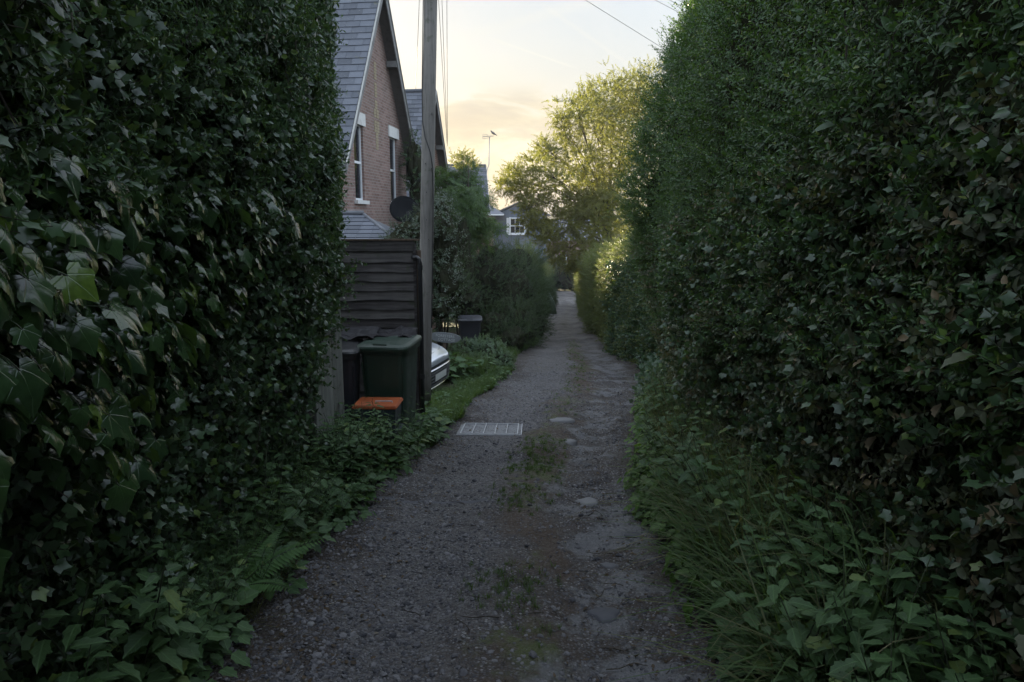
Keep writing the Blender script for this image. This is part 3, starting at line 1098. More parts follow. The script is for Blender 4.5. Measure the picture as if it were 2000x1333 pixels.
def lane_z(x, y):
    """surface of the lane at (x, y)"""
    l, r = eL(y), eR(y)
    uu = np.clip((x - l) / (r - l), -.3, 1.3)
    rut = -.035 * (np.exp(-((uu - .27) / .13) ** 2) + np.exp(-((uu - .78) / .13) ** 2)) + .02 * np.exp(-((uu - .53) / .12) ** 2)
    z = gz(y) + rut + .026 * fbm(x * 1.7, y * 1.3) + .008 * fbm(x * 6, y * 6)
    pot = fbm(x * 1.2 + 9, y * .9 + 2, 0, 2)
    z = z - .045 * np.clip((pot - .45) * 4, 0, 1)
    # crust with a broken edge on the right
    cr = np.clip((fbm(x * 1.9 + 5, y * 1.6 + 3) - .1) * 4, 0, 1) * np.clip((uu - .58) * 6, 0, 1) * np.clip((1 - uu) * 8, 0, 1)
    z = z + .03 * cr * (y < 14)
    # low ridge across the left half
    z = z + .03 * np.exp(-((y - 5.72 - .05 * x) / .09) ** 2) * np.clip((1.25 - uu * 1.6), 0, 1)
    edge = np.clip((np.abs(uu - .5) - .5) / .25, 0, 1)
    z = z + .05 * edge
    # level bed round the drain grate
    gc = G(958, 838)
    dd = np.maximum(np.abs(x - gc.x) / .46, np.abs(y - gc.y) / .44)
    f = np.clip((1.45 - dd) / .45, 0, 1)
    f = f * f * (3 - 2 * f)
    return z * (1 - f) + (gz(y) - .012) * f


def build_lane():
    ys = [-10.0]
    while ys[-1] < 76:
        y = ys[-1]
        ys.append(y + (.3 if y < 1.5 else max(.035, .0065 * y)))
    ys = np.array(ys)
    n = 84
    us = np.linspace(-.12, 1.12, n)
    Y = np.repeat(ys[:, None], n, 1)
    X = eL(Y) + (eR(Y) - eL(Y)) * us[None, :]
    Z = lane_z(X, Y)
    V = np.stack([X.ravel(), Y.ravel(), Z.ravel()], 1)
    F = [(j * n + i, j * n + i + 1, (j + 1) * n + i + 1, (j + 1) * n + i) for j in range(len(ys) - 1) for i in range(n - 1)]
    uv = np.stack([np.repeat(us[None, :], len(ys), 0).ravel(), Y.ravel()], 1)
    o = mesh_obj('lane', V, F, M['lane'], smooth=True, uv=uv)
    o['kind'] = 'structure'


def lane_points(n, y0, y1, power=1.0, u0=0, u1=1):
    """random points over the lane, denser near y0 for power > 1"""
    y = y0 + (y1 - y0) * RNG.random(n) ** power
    uu = u0 + (u1 - u0) * RNG.random(n)
    x = eL(y) + (eR(y) - eL(y)) * uu
    return x, y, uu


def build_gravel():
    n = 62000
    x, y, uu = lane_points(n, 2.2, 14, 1.7, -.06, 1.06)
    dens = .45 + .55 * fbm(x * 1.3, y * 1.1) + .6 * np.exp(-((uu - .2) / .22) ** 2) - .4 * np.exp(-((uu - .55) / .12) ** 2)
    keep = RNG.random(n) < np.clip(dens, .12, 1)
    x, y = x[keep], y[keep]
    n = len(x)
    s = np.clip(RNG.lognormal(math.log(.0062), .55, n), .003, .030)
    z = lane_z(x, y) + s * .1
    R = orient_up(n, .35)
    gc = G(958, 838); k = (np.abs(x - gc.x) > .40) | (np.abs(y - gc.y) > .38)
    x, y, z, R, s = x[k], y[k], z[k], R[k], s[k]
    g = scatter('gravel', 'pebble', np.stack([x, y, z], 1), R, s)
    tag(g, 'loose grey gravel strewn over the lane', 'gravel')
    n = 1100
    x, y, uu = lane_points(n, 2.3, 16, 1.6, -.02, 1.02)
    keep = RNG.random(n) < np.clip(.35 + .9 * vnoise(x * 1.7, y * 1.7), 0, 1)
    x, y = x[keep], y[keep]; n = len(x)
    ss = np.clip(RNG.lognormal(math.log(.016), .35, n), .01, .04)
    st = scatter('loose_stones', 'pebble', np.stack([x, y, lane_z(x, y) - ss * .1], 1), orient_up(n, .3), ss)
    tag(st, 'scattered larger stones half sunk in the lane', 'stones')
    # fallen leaves and twigs
    n = 7500
    x, y, uu = lane_points(n, 2.3, 16, 1.5, -.12, 1.12)
    keep = RNG.random(n) < np.clip(np.abs(uu - .5) * 2.3 - .25 + .25 * vnoise(x * 2, y * 2), .03, 1)
    x, y = x[keep], y[keep]; n = len(x)
    s = RNG.uniform(.012, .04, n)
    lt = scatter('leaf_litter', 'litter', np.stack([x, y, lane_z(x, y) + .008], 1), orient_up(n, .3), s)
    tag(lt, 'brown fallen leaves along both edges of the lane', 'leaf litter')
    n = 420
    x, y, uu = lane_points(n, 2.4, 10, 1.4, .0, 1.12)
    keep = RNG.random(n) < np.clip(uu ** 2 * .9 + .05, 0, 1)
    x, y = x[keep], y[keep]; n = len(x)
    R = frame_mats(np.stack([RNG.normal(0, 1, n), RNG.normal(0, 1, n), np.zeros(n)], 1), np.tile([[0, 0, 1.0]], (n, 1)))
    tw = scatter('fallen_twigs', 'twig', np.stack([x, y, lane_z(x, y) + .008], 1), R, RNG.uniform(.05, .2, n))
    tag(tw, 'thin dead twigs lying near the right edge of the lane', 'twigs')
    # moss and short grass in the middle
    n = 9000
    x, y, uu = lane_points(n, 2.4, 22, 1.3, .40, .68)
    f = fbm(x * 1.6, y * .9 + 4)
    hot = np.exp(-((y - 3.6) / .35) ** 2) + np.exp(-((y - 5.45) / .3) ** 2) + np.exp(-((y - 6.9) / .65) ** 2) * 1.2 + .3 * np.exp(-((y - 2.8) / .3) ** 2)
    keep = RNG.random(n) < np.clip(hot * (.75 + .5 * f) - .05 + .15 * (y > 9), 0, 1) * np.exp(-((uu - .54) / .09) ** 2)
    x, y = x[keep], y[keep]; n = len(x)
    mg = scatter('middle_grass', 'moss_grass', np.stack([x, y, lane_z(x, y)], 1), orient_up(n, .2), RNG.uniform(.5, 1.1, n))
    tag(mg, 'short moss and grass along the middle of the lane', 'grass')


def rock(name, px, py, wx, wy, h, mat, label, seed, sharp=1.0, group=None):
    g = G(px, py)
    rg = random.Random(seed)
    k, rings = 14, 5
    V = [(0, 0, h)]
    rad = [rg.uniform(.6, 1.2) for _ in range(k)]
    for i in range(1, rings):
        t = i / (rings - 1)
        for q in range(k):
            an = 2 * PI * q / k
            r = (math.sin(t * PI / 2) ** sharp) * (rad[q] * .7 + rad[(q + 1) % k] * .3)
            V.append((r * wx / 2 * math.cos(an), r * wy / 2 * math.sin(an), h * (math.cos(t * PI / 2) ** .7) + rg.uniform(-1, 1) * h * .1 - (.03 if i == rings - 1 else 0)))
    F = [(0, 1 + q, 1 + (q + 1) % k) for q in range(k)]
    for i in range(rings - 2):
        for q in range(k):
            a = 1 + i * k
            F.append((a + q, a + k + q, a + k + (q + 1) % k, a + (q + 1) % k))
    o = mesh_obj(name, V, F, mat, smooth=True)
    o.location = (g.x, g.y, float(lane_z(g.x, g.y)) - .004)
    o.rotation_euler = (-math.atan(SLOPE), 0, rg.uniform(-.3, .3))
    tag(o, label, 'stone', group)
    return o


def build_stones():
    rock('stone', 1182, 1188, .21, .20, .022, M['rock'], 'smooth dark rounded stone sunk in the near right wheel track', 1)
    rock('stone', 1112, 862, .16, .26, .035, M['rock_pale'], 'pale pointed stone in the track just right of the drain grate', 2)
    rock('stone', 1148, 975, .22, .22, .03, M['rock_pale'], 'pale flat stone slab right of the second moss patch', 3)
    rock('stone', 1220, 953, .13, .17, .02, M['rock'], 'grey flat stone close to the leafy right verge', 4)
    rock('stone', 1098, 826, .34, .30, .03, M['rock_pale'], 'broad pale slab showing just beyond the drain grate', 5)
    rock('stone', 1190, 1093, .12, .1, .016, M['rock'], 'small flat stone beyond the smooth dark rounded stone', 6)
    rock('stone', 1235, 1040, .2, .16, .018, M['rock'], 'low flat stone at the edge of the cracked crust by the right verge', 7)
    rock('stone', 1040, 1298, .028, .03, .014, M['rock_pale'], 'little pale chip of stone at the near middle of the lane', 8)
    rock('stone', 1175, 1307, .026, .024, .012, M['rock_pale'], 'little white chip of stone nearest the bottom right of the lane', 9)
    rock('stone', 607, 1222, .045, .04, .014, M['rock_pale'], 'pale pebble near the left verge beside the fern', 10)


# ------------------------------------------------------------------ hedges
def hedge_surface(st, side, amp, seed, t0=.82, zf=.86, R=.75):
    """st: list of (y, x_low, x_high, height, z_split); returns f(y, t, inset) -> points, outward"""
    A = np.array(st, float)

    def f(y, t, inset=0.0, rough=1.0):
        xl, xh, H = (np.interp(y, A[:, 0], A[:, k]) for k in (1, 2, 3))
        a = np.clip((t - t0) / (1 - t0), 0, 1) * PI / 2
        hh = H * (np.clip(t, 0, t0) / t0 * zf + (1 - zf) * np.sin(a))
        k = np.clip(hh / H * 1.5, 0, 1); k = k * k * (3 - 2 * k)
        x = xl + (xh - xl) * k
        x = x - side * (1 - np.cos(a)) * R
        n = amp * (fbm(y * 1.1 + seed, hh * 1.1, seed * 1.7) + .9 * vnoise(y * .55 + seed * 2, hh * .6) + .55 * vnoise(y * 4 + seed, hh * 4))
        x = x + side * (n * rough - inset * np.cos(a * .8))
        z = gz(y) + hh + n * .6 * np.sin(a) * rough - inset * np.sin(a)
        out = np.stack([side * np.cos(a), np.zeros_like(a) + 0 * y, np.sin(a)], -1)
        return np.stack([x, y, z], -1), out
    return f


def hedge_core(name, f, y0, y1, parent, inset=.28, side=1, back=1.4):  # solid dark core added behind the leaves to stop see-through
    ys = np.arange(y0, y1 + .01, .35)
    ts = np.linspace(0, 1, 18)
    Y, T_ = np.meshgrid(ys, ts, indexing='ij')
    pts, _ = f(Y.ravel(), T_.ravel(), inset)
    n, k = len(ys), len(ts)
    V = list(pts)
    F = [(j * k + i, j * k + i + 1, (j + 1) * k + i + 1, (j + 1) * k + i) for j in range(n - 1) for i in range(k - 1)]
    # back and ends
    b0 = len(V)
    for j, y in enumerate(ys):
        top = pts[j * k + k - 1]; bot = pts[j * k]
        V.append((top[0] - side * back, y, top[2])); V.append((top[0] - side * back, y, bot[2]))
    for j in range(n - 1):
        a, b = b0 + 2 * j, b0 + 2 * j + 2
        F.append((j * k + k - 1, a, b, (j + 1) * k + k - 1))
        F.append((a, a + 1, b + 1, b))
    for j in (0, n - 1):
        F.append(tuple([j * k + i for i in range(k)] + [b0 + 2 * j, b0 + 2 * j + 1]))
    o = mesh_obj(name, V, F, M['core'], parent, smooth=True)
    o['kind'] = 'stuff'
    return o


def sample_face(f, n, y0, y1, t0=0, t1=1, depth=.22, upw=.3, jit=.45, spin=True, ypow=1.0):
    y = y0 + (y1 - y0) * RNG.random(n) ** ypow
    t = RNG.uniform(t0, t1, n)
    p, o = f(y, t, depth * RNG.random(n) ** 1.3)
    return p, o, t


def build_right_hedge():
    st = [(-6, 1.35, 1.45, 4.6), (0, 1.35, 1.45, 4.8), (3, 1.50, 1.50, 5.0), (6, 1.70, 1.56, 5.15), (8.5, 2.12, 1.62, 5.1), (9.8, 2.32, 1.68, 4.9), (10.6, 2.5, 1.95, 4.3)]
    f = hedge_surface(st, -1, .12, 3.3, .55, .56, 1.15)
    h = empty('privet_hedge', (2.0, 4, float(gz(4))), label='tall dark green privet hedge filling the right side of the lane', cat='hedge')
    inv = h.matrix_world.copy()
    core = hedge_core('shade_core', f, -6, 10.5, h, .26, -1, 1.6)
    core.location = -h.location
    o1 = place_scatter(h, 'privet_foliage', 'privet', f, 13500, .8, 10.6, .22, 1.0, .24, .35, .5, (.8, 1.25))
    place_scatter(h, 'privet_foliage', 'privet', f, 2200, -6, .8, .0, 1.0, .2, .35, .5, (1.0, 1.5))
    # upright soft shoots
    y = RNG.uniform(1.5, 10.4, 900); t = RNG.uniform(.25, 1.0, 900)
    p, o = f(y, t, 0.05)
    place_pts(h, 'new_shoots', 'privet_long', p, orient_out(o, 1.3, .45), RNG.uniform(.6, 1.25, 900))
    y = RNG.uniform(8.6, 10.5, 420); t = RNG.uniform(.3, 1.0, 420)
    p, o = f(y, t, 0.02)
    o = o + np.array([-.2, .5, .2])
    place_pts(h, 'new_shoots', 'privet_long', p, orient_out(o, .5, .5), RNG.uniform(.6, 1.2, 420))
    y = RNG.uniform(2.5, 10.5, 260); t = RNG.uniform(.82, 1.0, 260)
    p, o = f(y, t, 0.0)
    place_pts(h, 'new_shoots', 'privet_long', p, orient_out(o, 2.0, .35), RNG.uniform(.9, 1.7, 260))
    mb = MB()
    for i in range(150):
        yy = u(1.2, 10); tt = u(.0, .5)
        q, _ = f(np.array([yy]), np.array([tt]), u(.0, .12)); q = Vector(q[0])
        pts = [q]
        for k in range(5):
            q = q + Vector((u(-.015, .02), u(-.05, .05), u(.04, .16)))
            pts.append(q)
        mb.tube([x - h.location for x in pts], u(.0015, .005), 4)
    mb.build('bare_stems', M['bark'], h)['kind'] = 'stuff'
    # brownish lower band
    place_scatter(h, 'lower_foliage', 'brown', f, 5200, .8, 10.5, .0, .46, .22, .1, .5, (.8, 1.2))
    place_scatter(h, 'ivy_strands', 'ivy', f, 1500, .8, 9, .05, .45, .05, .1, .4, (.8, 1.25))
    # single leaves large enough to be picked apart
    me = []
    for i in range(6):
        p_ = Proto()
        V, F, UV = lance_leaf(u(.45, .6), u(.1, .3), u(.1, .25), 3)
        p_.add(V, F, UV)
        me.append(p_.mesh('leaf', [M['privet'], M['stem']]))
    for i in range(3):
        p_ = Proto()
        V, F, UV = serrate_leaf(u(.6, .8), u(.2, .4), .12)
        p_.add(V, F, UV)
        me.append(p_.mesh('leaf', [M['brown_leaf'], M['stem']]))
    n = 290
    y = 1.25 + 3.6 * RNG.random(n) ** 1.3
    t = RNG.uniform(.12, .8, n)
    pp, oo = f(y, t, -.03)
    pp = pp + RNG.normal(0, .02, pp.shape)
    for i in range(n):
        d = Vector((oo[i][0] * .6 + u(-.4, .4), u(-.7, .5), u(-.3, .9)))
        low = t[i] < .35
        R = Matrix(rrot(d, (oo[i][0] + u(-.3, .3), u(-.4, .2), .7)).tolist())
        q = bpy.data.objects.new('leaf', me[random.randrange(6, 9) if low else random.randrange(6)])
        link(q, h)
        q.location = Vector(pp[i]) - h.location
        q.rotation_euler = R.to_euler()
        s = u(.06, .10) if low else (u(.075, .115) if i % 4 == 0 else u(.04, .065))
        q.scale = (s, s, s)
    return f


def place_pts(parent, name, key, p, R, s):
    loc = np.array(parent.location) if parent is not None else np.zeros(3)
    return scatter(name, key, p - loc, R, s, parent)


def place_scatter(parent, name, key, f, n, y0, y1, t0, t1, depth, upw, jit, sc, spin=True, ypow=1.0, mask=None):
    p, o, t = sample_face(f, n, y0, y1, t0, t1, depth, ypow=ypow)
    if mask is not None:
        k = mask(p, t)
        p, o = p[k], o[k]
    return place_pts(parent, name, key, p, orient_out(o, upw, jit, spin), RNG.uniform(sc[0], sc[1], len(p)))


def build_left_hedge():
    st = [(-6, -1.5, -1.25, 4.2), (0, -1.55, -1.12, 4.3), (1.3, -1.60, -1.15, 4.35), (3, -1.72, -1.32, 4.4), (5, -1.86, -1.42, 4.5), (6.4, -1.92, -1.58, 4.5), (7.3, -2.1, -1.78, 4.3)]
    f = hedge_surface(st, 1, .11, 9.1)
    h = empty('ivy_hedge', (-1.7, 3, float(gz(3))), label='tall shaded ivy and climber hedge covering the left side of the lane', cat='hedge')
    core = hedge_core('shade_core', f, -6, 5.4, h, .26, 1, 1.6)
    core.location = -h.location
    st2 = [(5.0, -2.3, -1.5, 4.5), (6.6, -2.4, -1.6, 4.5), (7.3, -2.5, -1.85, 4.3)]
    f2 = hedge_surface(st2, 1, .08, 9.1)
    core2 = hedge_core('shade_core', f2, 5.3, 7.25, h, .30, 1, 1.0)
    core2.location = -h.location

    def low_edge(y):   # underside of the leafy mass above the pale fence
        return np.interp(y, [4.6, 5.3, 5.7, 6.3, 7.3], [-9, -.3, .45, 1.0, 1.25])
    mk = lambda p, t: p[:, 2] > low_edge(p[:, 1]) + .12 * vnoise(p[:, 1] * 3, p[:, 2])
    # fine climber at the top
    place_scatter(h, 'climber_foliage', 'climber', f, 7600, .8, 7.3, .42, 1.0, .24, .2, .5, (.8, 1.25), mask=mk)
    place_scatter(h, 'climber_foliage', 'climber', f, 1800, -6, .8, .0, 1.0, .2, .2, .5, (1.1, 1.5))
    # rounder hanging leaves towards the far end
    place_scatter(h, 'hanging_foliage', 'honey', f, 3600, 3.6, 7.35, .30, 1.0, .16, -.1, .4, (.7, 1.05), mask=mk)
    # ivy below
    place_scatter(h, 'ivy_foliage', 'ivy', f, 7600, .8, 7.2, .0, .58, .22, .1, .4, (.8, 1.2), mask=mk)
    # strands hanging over the fence
    n = 260
    y = RNG.uniform(5.4, 7.2, n)
    z = low_edge(y) - RNG.random(n) ** 2 * .55
    k = vnoise(y * 9, 0 * y) > -.1
    y, z = y[k], z[k]; n = len(y)
    p = np.stack([-1.62 + RNG.normal(0, .03, n), y, z + .1], 1)
    place_pts(h, 'hanging_strands', 'ivy', p, orient_out(np.tile([[.7, 0, -.6]], (n, 1)), 0, .3), RNG.uniform(.5, .85, n))
    # band of large glossy ivy leaves near the camera
    def band(y, z):
        hi = np.interp(y, [1.0, 1.9, 3.0, 4.3], [1.95, 1.95, 1.9, 1.80])
        lo = np.interp(y, [1.0, 1.9, 2.7, 3.6, 4.3], [1.0, .92, .82, 1.15, 1.6])
        return (z > lo) & (z < hi)
    n = 3600
    y = 1.0 + 3.4 * RNG.random(n); t = RNG.uniform(.15, .62, n)
    p, o = f(y, t, .10 * RNG.random(n))
    p[:, 0] += .10 * np.clip((2.2 - p[:, 2]) * 1.2, 0, 1)
    k = band(p[:, 1], p[:, 2] + .12 * vnoise(p[:, 1] * 4, p[:, 2] * 4))
    p, o = p[k], o[k]
    R = orient_leaf(o, len(p))
    place_pts(h, 'large_ivy_foliage', 'ivy_big', p, R, RNG.uniform(.65, 1.05, len(p)))
    me = []
    for i in range(10):
        p_ = Proto()
        V, F, UV = ivy_leaf(100 + i, u(.1, 1.4), u(.12, .4))
        p_.add(V, F, UV)
        p_.stem([(0, .06, 0), (.02, -.25, -.1), (.05, -.6, -.35)], .018, .014)
        me.append(p_.mesh('leaf', [M['ivy_big'], M['stem']]))
    cnt = 0
    while cnt < 295:
        y = 1.0 + 3.5 * random.random() ** 1.15
        t = u(.15, .65)
        q, o = f(np.array([y]), np.array([t]), -.05)
        q = q[0]
        if not band(q[1], q[2] + .1 * float(vnoise(q[1] * 4, q[2] * 4))): continue
        q[0] += .13 * min(1, max(0, (2.2 - q[2]) * 1.2)) + u(-.02, .03)
        R = Matrix(orient_leaf(o, 1)[0].tolist())
        ob = bpy.data.objects.new('leaf', me[cnt % 10])
        link(ob, h)
        ob.location = Vector(q) - h.location
        ob.rotation_euler = R.to_euler()
        s = u(.055, .085) if random.random() < .6 else u(.085, .12)
        ob.scale = (s, s, s)
        cnt += 1
    # bare stems and runners
    mb = MB()
    for i in range(60):
        y = u(1.3, 6.8); t = u(.1, .95)
        q, _ = f(np.array([y]), np.array([t]), u(-.04, .05)); q = Vector(q[0])
        pts = [q]
        for k in range(5):
            q = q + Vector((u(-.02, .04), u(-.12, .12), u(-.16, .03)))
            pts.append(q)
        mb.tube([x - h.location for x in pts], u(.0012, .003), 4)
    mb.build('runner', M['bark'], h)['kind'] = 'stuff'
    return f


def orient_leaf(o, n):
    """hanging leaves: tip down, outwards and down-lane, face to the light"""
    tip = np.stack([o[:, 0] * .5 + RNG.normal(0, .2, n), RNG.normal(.1, .35, n), -1 + RNG.normal(0, .2, n)], 1)
    nr = np.stack([o[:, 0] * 1.0 + RNG.normal(0, .3, n), RNG.normal(.1, .45, n), .55 + RNG.normal(0, .25, n)], 1)
    return frame_mats(tip, nr)


# ------------------------------------------------------------------ undergrowth
def wild_points(n, side, y0, y1, w0, w1, ypow=1.2):
    y = y0 + (y1 - y0) * RNG.random(n) ** ypow
    w = RNG.uniform(w0, w1, n)
    x = (eL(y) - w - .10 * (y < 4.5) + .09 * vnoise(y * 2.7, 0 * y) + .05 * vnoise(y * 8, 0 * y)) if side < 0 else (eR(y) + w)
    return x, y, w


def build_undergrowth():
    # left verge
    x, y, w = wild_points(1500, -1, 1.8, 8.0, .10, .75)
    keep = (RNG.random(1500) < np.clip(.55 + .6 * vnoise(x * 1.8, y * 1.8) + .25 * (y < 3.4), .05, 1)) & ~((y > 4.1) & (y < 5.7) & (RNG.random(1500) < .35))
    x, y, w = x[keep], y[keep], w[keep]; n = len(x)
    s = (.55 + .8 * w) * RNG.uniform(.7, 1.05, n)
    s = np.where(y > 6.4, np.minimum(s, .72), s)
    nt = scatter('nettle_patch', 'weed', np.stack([x, y, gz(y) - .02], 1), orient_up(n, .16), s)
    tag(nt, 'dark nettles growing thickly along the left verge up to the bins', 'nettles')
    x, y, w = wild_points(1900, -1, 1.8, 8.6, .0, .75)
    ff = G(455, 1195); keep = (x - ff.x) ** 2 + (y - ff.y) ** 2 > .06
    x, y, w = x[keep], y[keep], w[keep]
    n = len(x)
    b = scatter('low_leafy_plants', 'broad', np.stack([x, y, gz(y) + .12 * w], 1), orient_up(n, .3), RNG.uniform(.45, 1.2, n))
    tag(b, 'low broad leaved plants under the ivy on the left verge', 'plants')
    x, y, w = wild_points(420, -1, 2.6, 7.4, .05, .7)
    n = len(x)
    c = scatter('cleavers_patch', 'cleavers', np.stack([x, y, gz(y)], 1), orient_up(n, .3), RNG.uniform(.6, 1.15, n))
    tag(c, 'thin scrambling cleavers climbing the foot of the ivy hedge', 'cleavers')
    x, y, w = wild_points(520, -1, 3.2, 7.0, .0, .6)
    n = len(x)
    c = scatter('dry_verge_grass', 'dry', np.stack([x, y, gz(y)], 1), orient_up(n, .3), RNG.uniform(.5, 1.0, n))
    tag(c, 'dry brownish grass at the left edge of the lane', 'grass')
    n = 150
    y = RNG.uniform(1.9, 4.4, n); x = eL(y) - .18 - .55 * RNG.random(n)
    ff = G(455, 1195); keep = (x - ff.x) ** 2 + (y - ff.y) ** 2 > .12
    x, y = x[keep], y[keep]; n = len(x)
    c = scatter('near_nettles', 'weed', np.stack([x, y, gz(y) - .02], 1), orient_up(n, .2), RNG.uniform(.9, 1.5, n))
    tag(c, 'straggling nettles in the near left corner', 'nettles')
    n = 270
    y = RNG.uniform(5.2, 6.6, n)
    x = -1.66 + (eL(y) - .08 + 1.66) * RNG.random(n)
    c = scatter('tall_nettles', 'weed', np.stack([x, y, gz(y) - .02], 1), orient_up(n, .12), RNG.uniform(.9, 1.25, n))
    tag(c, 'tall nettles growing up in front of the bins', 'nettles')
    for (px, d, sc_, lab) in ((762, 6.3, 1.62, 'single tall nettle rising in front of the green bin'), (812, 6.6, 1.3, 'nettle stem standing before the foot of the telegraph pole'), (725, 6.2, 1.25, 'nettle stem rising in front of the orange lid')):
        q = P(px, 800, d)
        ob = bpy.data.objects.new('nettle', PROTO_COL['weed'].objects[int(px) % 6].data)
        link(ob); ob.location = (q.x, d, float(gz(d))); ob.scale = (sc_ * .8, sc_ * .8, sc_)
        tag(ob, lab, 'nettle', 'single nettles before the bins')
    # bright grass by the bins, and around the parked car
    n = 3600
    y = RNG.uniform(6.4, 14.6, n)
    x = eL(y) - RNG.random(n) ** 1.2 * np.where(y < 9, .55, .6) + .10 * vnoise(y * 2.3, 0 * y) + .05
    keep = RNG.random(n) < np.clip(.6 + .9 * vnoise(x * 3, y * 3), .08, 1)
    x, y = x[keep], y[keep]; n = len(x)
    c = scatter('verge_grass', 'grass', np.stack([x, y, gz(y)], 1), orient_up(n, .2), RNG.uniform(.35, 1.5, n) * np.where(y > 9, .85, 1.0))
    tag(c, 'fresh green grass on the left verge between the bins and the low mound of plants', 'grass')
    n = 260
    y = RNG.uniform(6.9, 14.5, n); x = eL(y) - RNG.random(n) * .6 + .05
    c = scatter('strip_weeds', 'broad', np.stack([x, y, gz(y)], 1), orient_up(n, .3), RNG.uniform(.3, .8, n))
    tag(c, 'small weeds scattered through the grass between the drain grate and the mound of plants', 'weeds')
    n = 1100
    y = RNG.uniform(15, 40, n); x = eL(y) - .12 - RNG.random(n) * .6 + .15 * vnoise(y * 1.3, 0 * y)
    c = scatter('far_verge_grass', 'grass', np.stack([x, y, gz(y)], 1), orient_up(n, .2), RNG.uniform(1.0, 2.0, n))
    tag(c, 'rough grass at the foot of the far left hedge', 'grass')
    # right verge: bright ground elder
    n = 3400
    y = RNG.uniform(3.2, 9.3, n)
    w = RNG.random(n) ** 1.1 * .72
    x = eR(y) + w + .02 + .10 * (y > 6) + .10 * vnoise(y * 3.1, 0 * y) + .05 * vnoise(y * 9, 0 * y)
    z = gz(y) + np.clip(w, 0, .6) * np.interp(y, [3, 5, 7, 9.5], [.35, .8, .9, .7]) + RNG.uniform(-.06, .03, n)
    keep = RNG.random(n) < np.interp(y, [3.2, 4.2, 5.5], [.2, .6, 1])
    x, y, z = x[keep], y[keep], z[keep]; n = len(x)
    c = scatter('ground_elder', 'elder', np.stack([x, y, z], 1), orient_out(np.tile([[-.5, -.1, 1.0]], (n, 1)), 0, .3), RNG.uniform(.75, 1.25, n))
    tag(c, 'bright green ground elder spilling onto the right edge of the lane', 'ground elder')
    n = 1500
    y = RNG.uniform(9, 15, n); w = RNG.random(n) * .5; x = eR(y) + w + .08
    c = scatter('ivy_ground_cover', 'ivy', np.stack([x, y, gz(y) + w * .9], 1), orient_out(np.tile([[-.6, -.3, .8]], (n, 1)), 0, .3), RNG.uniform(1.0, 1.8, n))
    tag(c, 'dark ivy banked against the hedge at the bend on the right', 'ivy')
    # broad plants lower right
    n = 1300
    y = 1.7 + 3.6 * RNG.random(n); w = RNG.random(n) * .8; x = eR(y) + .06 + w + .12 * vnoise(y * 3, 0 * y)
    z = gz(y) + w * .45
    c = scatter('leafy_undergrowth', 'broad', np.stack([x, y, z], 1), orient_out(np.tile([[-.35, -.2, 1.0]], (n, 1)), 0, .25), RNG.uniform(.55, 1.15, n))
    tag(c, 'broad leaved undergrowth in the near right corner', 'plants')
    n = 720
    y = 1.8 + 6.2 * RNG.random(n); w = .12 + RNG.random(n) * .5; x = eR(y) + w
    c = scatter('nettles', 'weed', np.stack([x, y, gz(y) + w * .2], 1), orient_up(n, .2), RNG.uniform(.8, 1.45, n))
    tag(c, 'tall nettle stems among the grasses on the right verge', 'nettles')
    # long arching grass: clumps that can be told apart
    n = 210
    y = 2.3 + 2.6 * RNG.random(n) ** 1.3; w = .05 + .65 * RNG.random(n); x = eR(y) + w
    c = scatter('long_grass', 'sedge', np.stack([x, y, gz(y) + w * .45], 1), orient_up(n, .18), RNG.uniform(.7, 1.2, n))
    tag(c, 'long arching green grass blades leaning out over the right edge of the lane', 'grass')
    n = 520
    y = RNG.uniform(3.0, 8.5, n); w = .15 + .5 * RNG.random(n); x = eR(y) + w
    c = scatter('tall_dry_stems', 'dry', np.stack([x, y, gz(y) + w * .3], 1), orient_up(n, .12), RNG.uniform(1.3, 2.4, n))
    tag(c, 'tall thin grass stems in front of the privet hedge', 'grass')


def build_fern():
    g = G(455, 1195)
    f = empty('fern', (g.x - .04, g.y, g.z + .03), label='green fern with arching fronds at the left edge of the lane', cat='fern')
    for k in range(6):
        ang = [-.5, .5, 1.25, 2.0, 2.9, 4.1][k]
        L = [.50, .56, .52, .44, .34, .34][k]
        p = Proto()
        d = Vector((math.cos(ang), math.sin(ang), 0)); sd = Vector((-d.y, d.x, 0))
        pts = []
        for i in range(9):
            t = i / 8
            pts.append(d * (L * (t * .75 + .25 * t * t)) + Vector((0, 0, L * (1.0 * t - .55 * t * t))))
        p.stem(pts, .003, .001)
        for i in range(26):
            t = .15 + .85 * i / 26
            kk = t * 8; q = min(7, int(kk)); a = pts[q].lerp(pts[q + 1], kk - q)
            tan = (pts[q + 1] - pts[q]).normalized()
            ll = .115 * math.sin(PI * min(1, t * .95 + .03) ** .7) + .008
            for s in (-1, 1):
                V, F, UV = lance_leaf(.26, .15, .1, 2)
                p.add(V, F, UV, a, rrot(sd * s + tan * .35 + Vector((0, 0, -.1)), tuple(Vector((0, 0, 1)) - tan * .2)), ll)
        me = p.mesh('frond', [M['fern'], M['stem']])
        o = bpy.data.objects.new('frond', me)
        link(o, f)


# ------------------------------------------------------------------ shrubs and trees
def blob_points(c, r, n, shell=.55, amp=.22, seed=0, zmin=None):
    v = RNG.normal(0, 1, (n, 3))
    v /= np.linalg.norm(v, axis=1, keepdims=True)
    k = 1 + amp * fbm(v[:, 0] * 1.9 + seed, v[:, 1] * 1.9, v[:, 2] * 1.9 + seed)
    rad = (shell + (1 - shell) * RNG.random(n) ** .6) * k
    p = np.array(c) + v * rad[:, None] * np.array(r)
    o = v / np.array(r); o /= np.linalg.norm(o, axis=1, keepdims=True)
    if zmin is not None:
        q = p[:, 2] > zmin
        p, o = p[q], o[q]
    return p, o


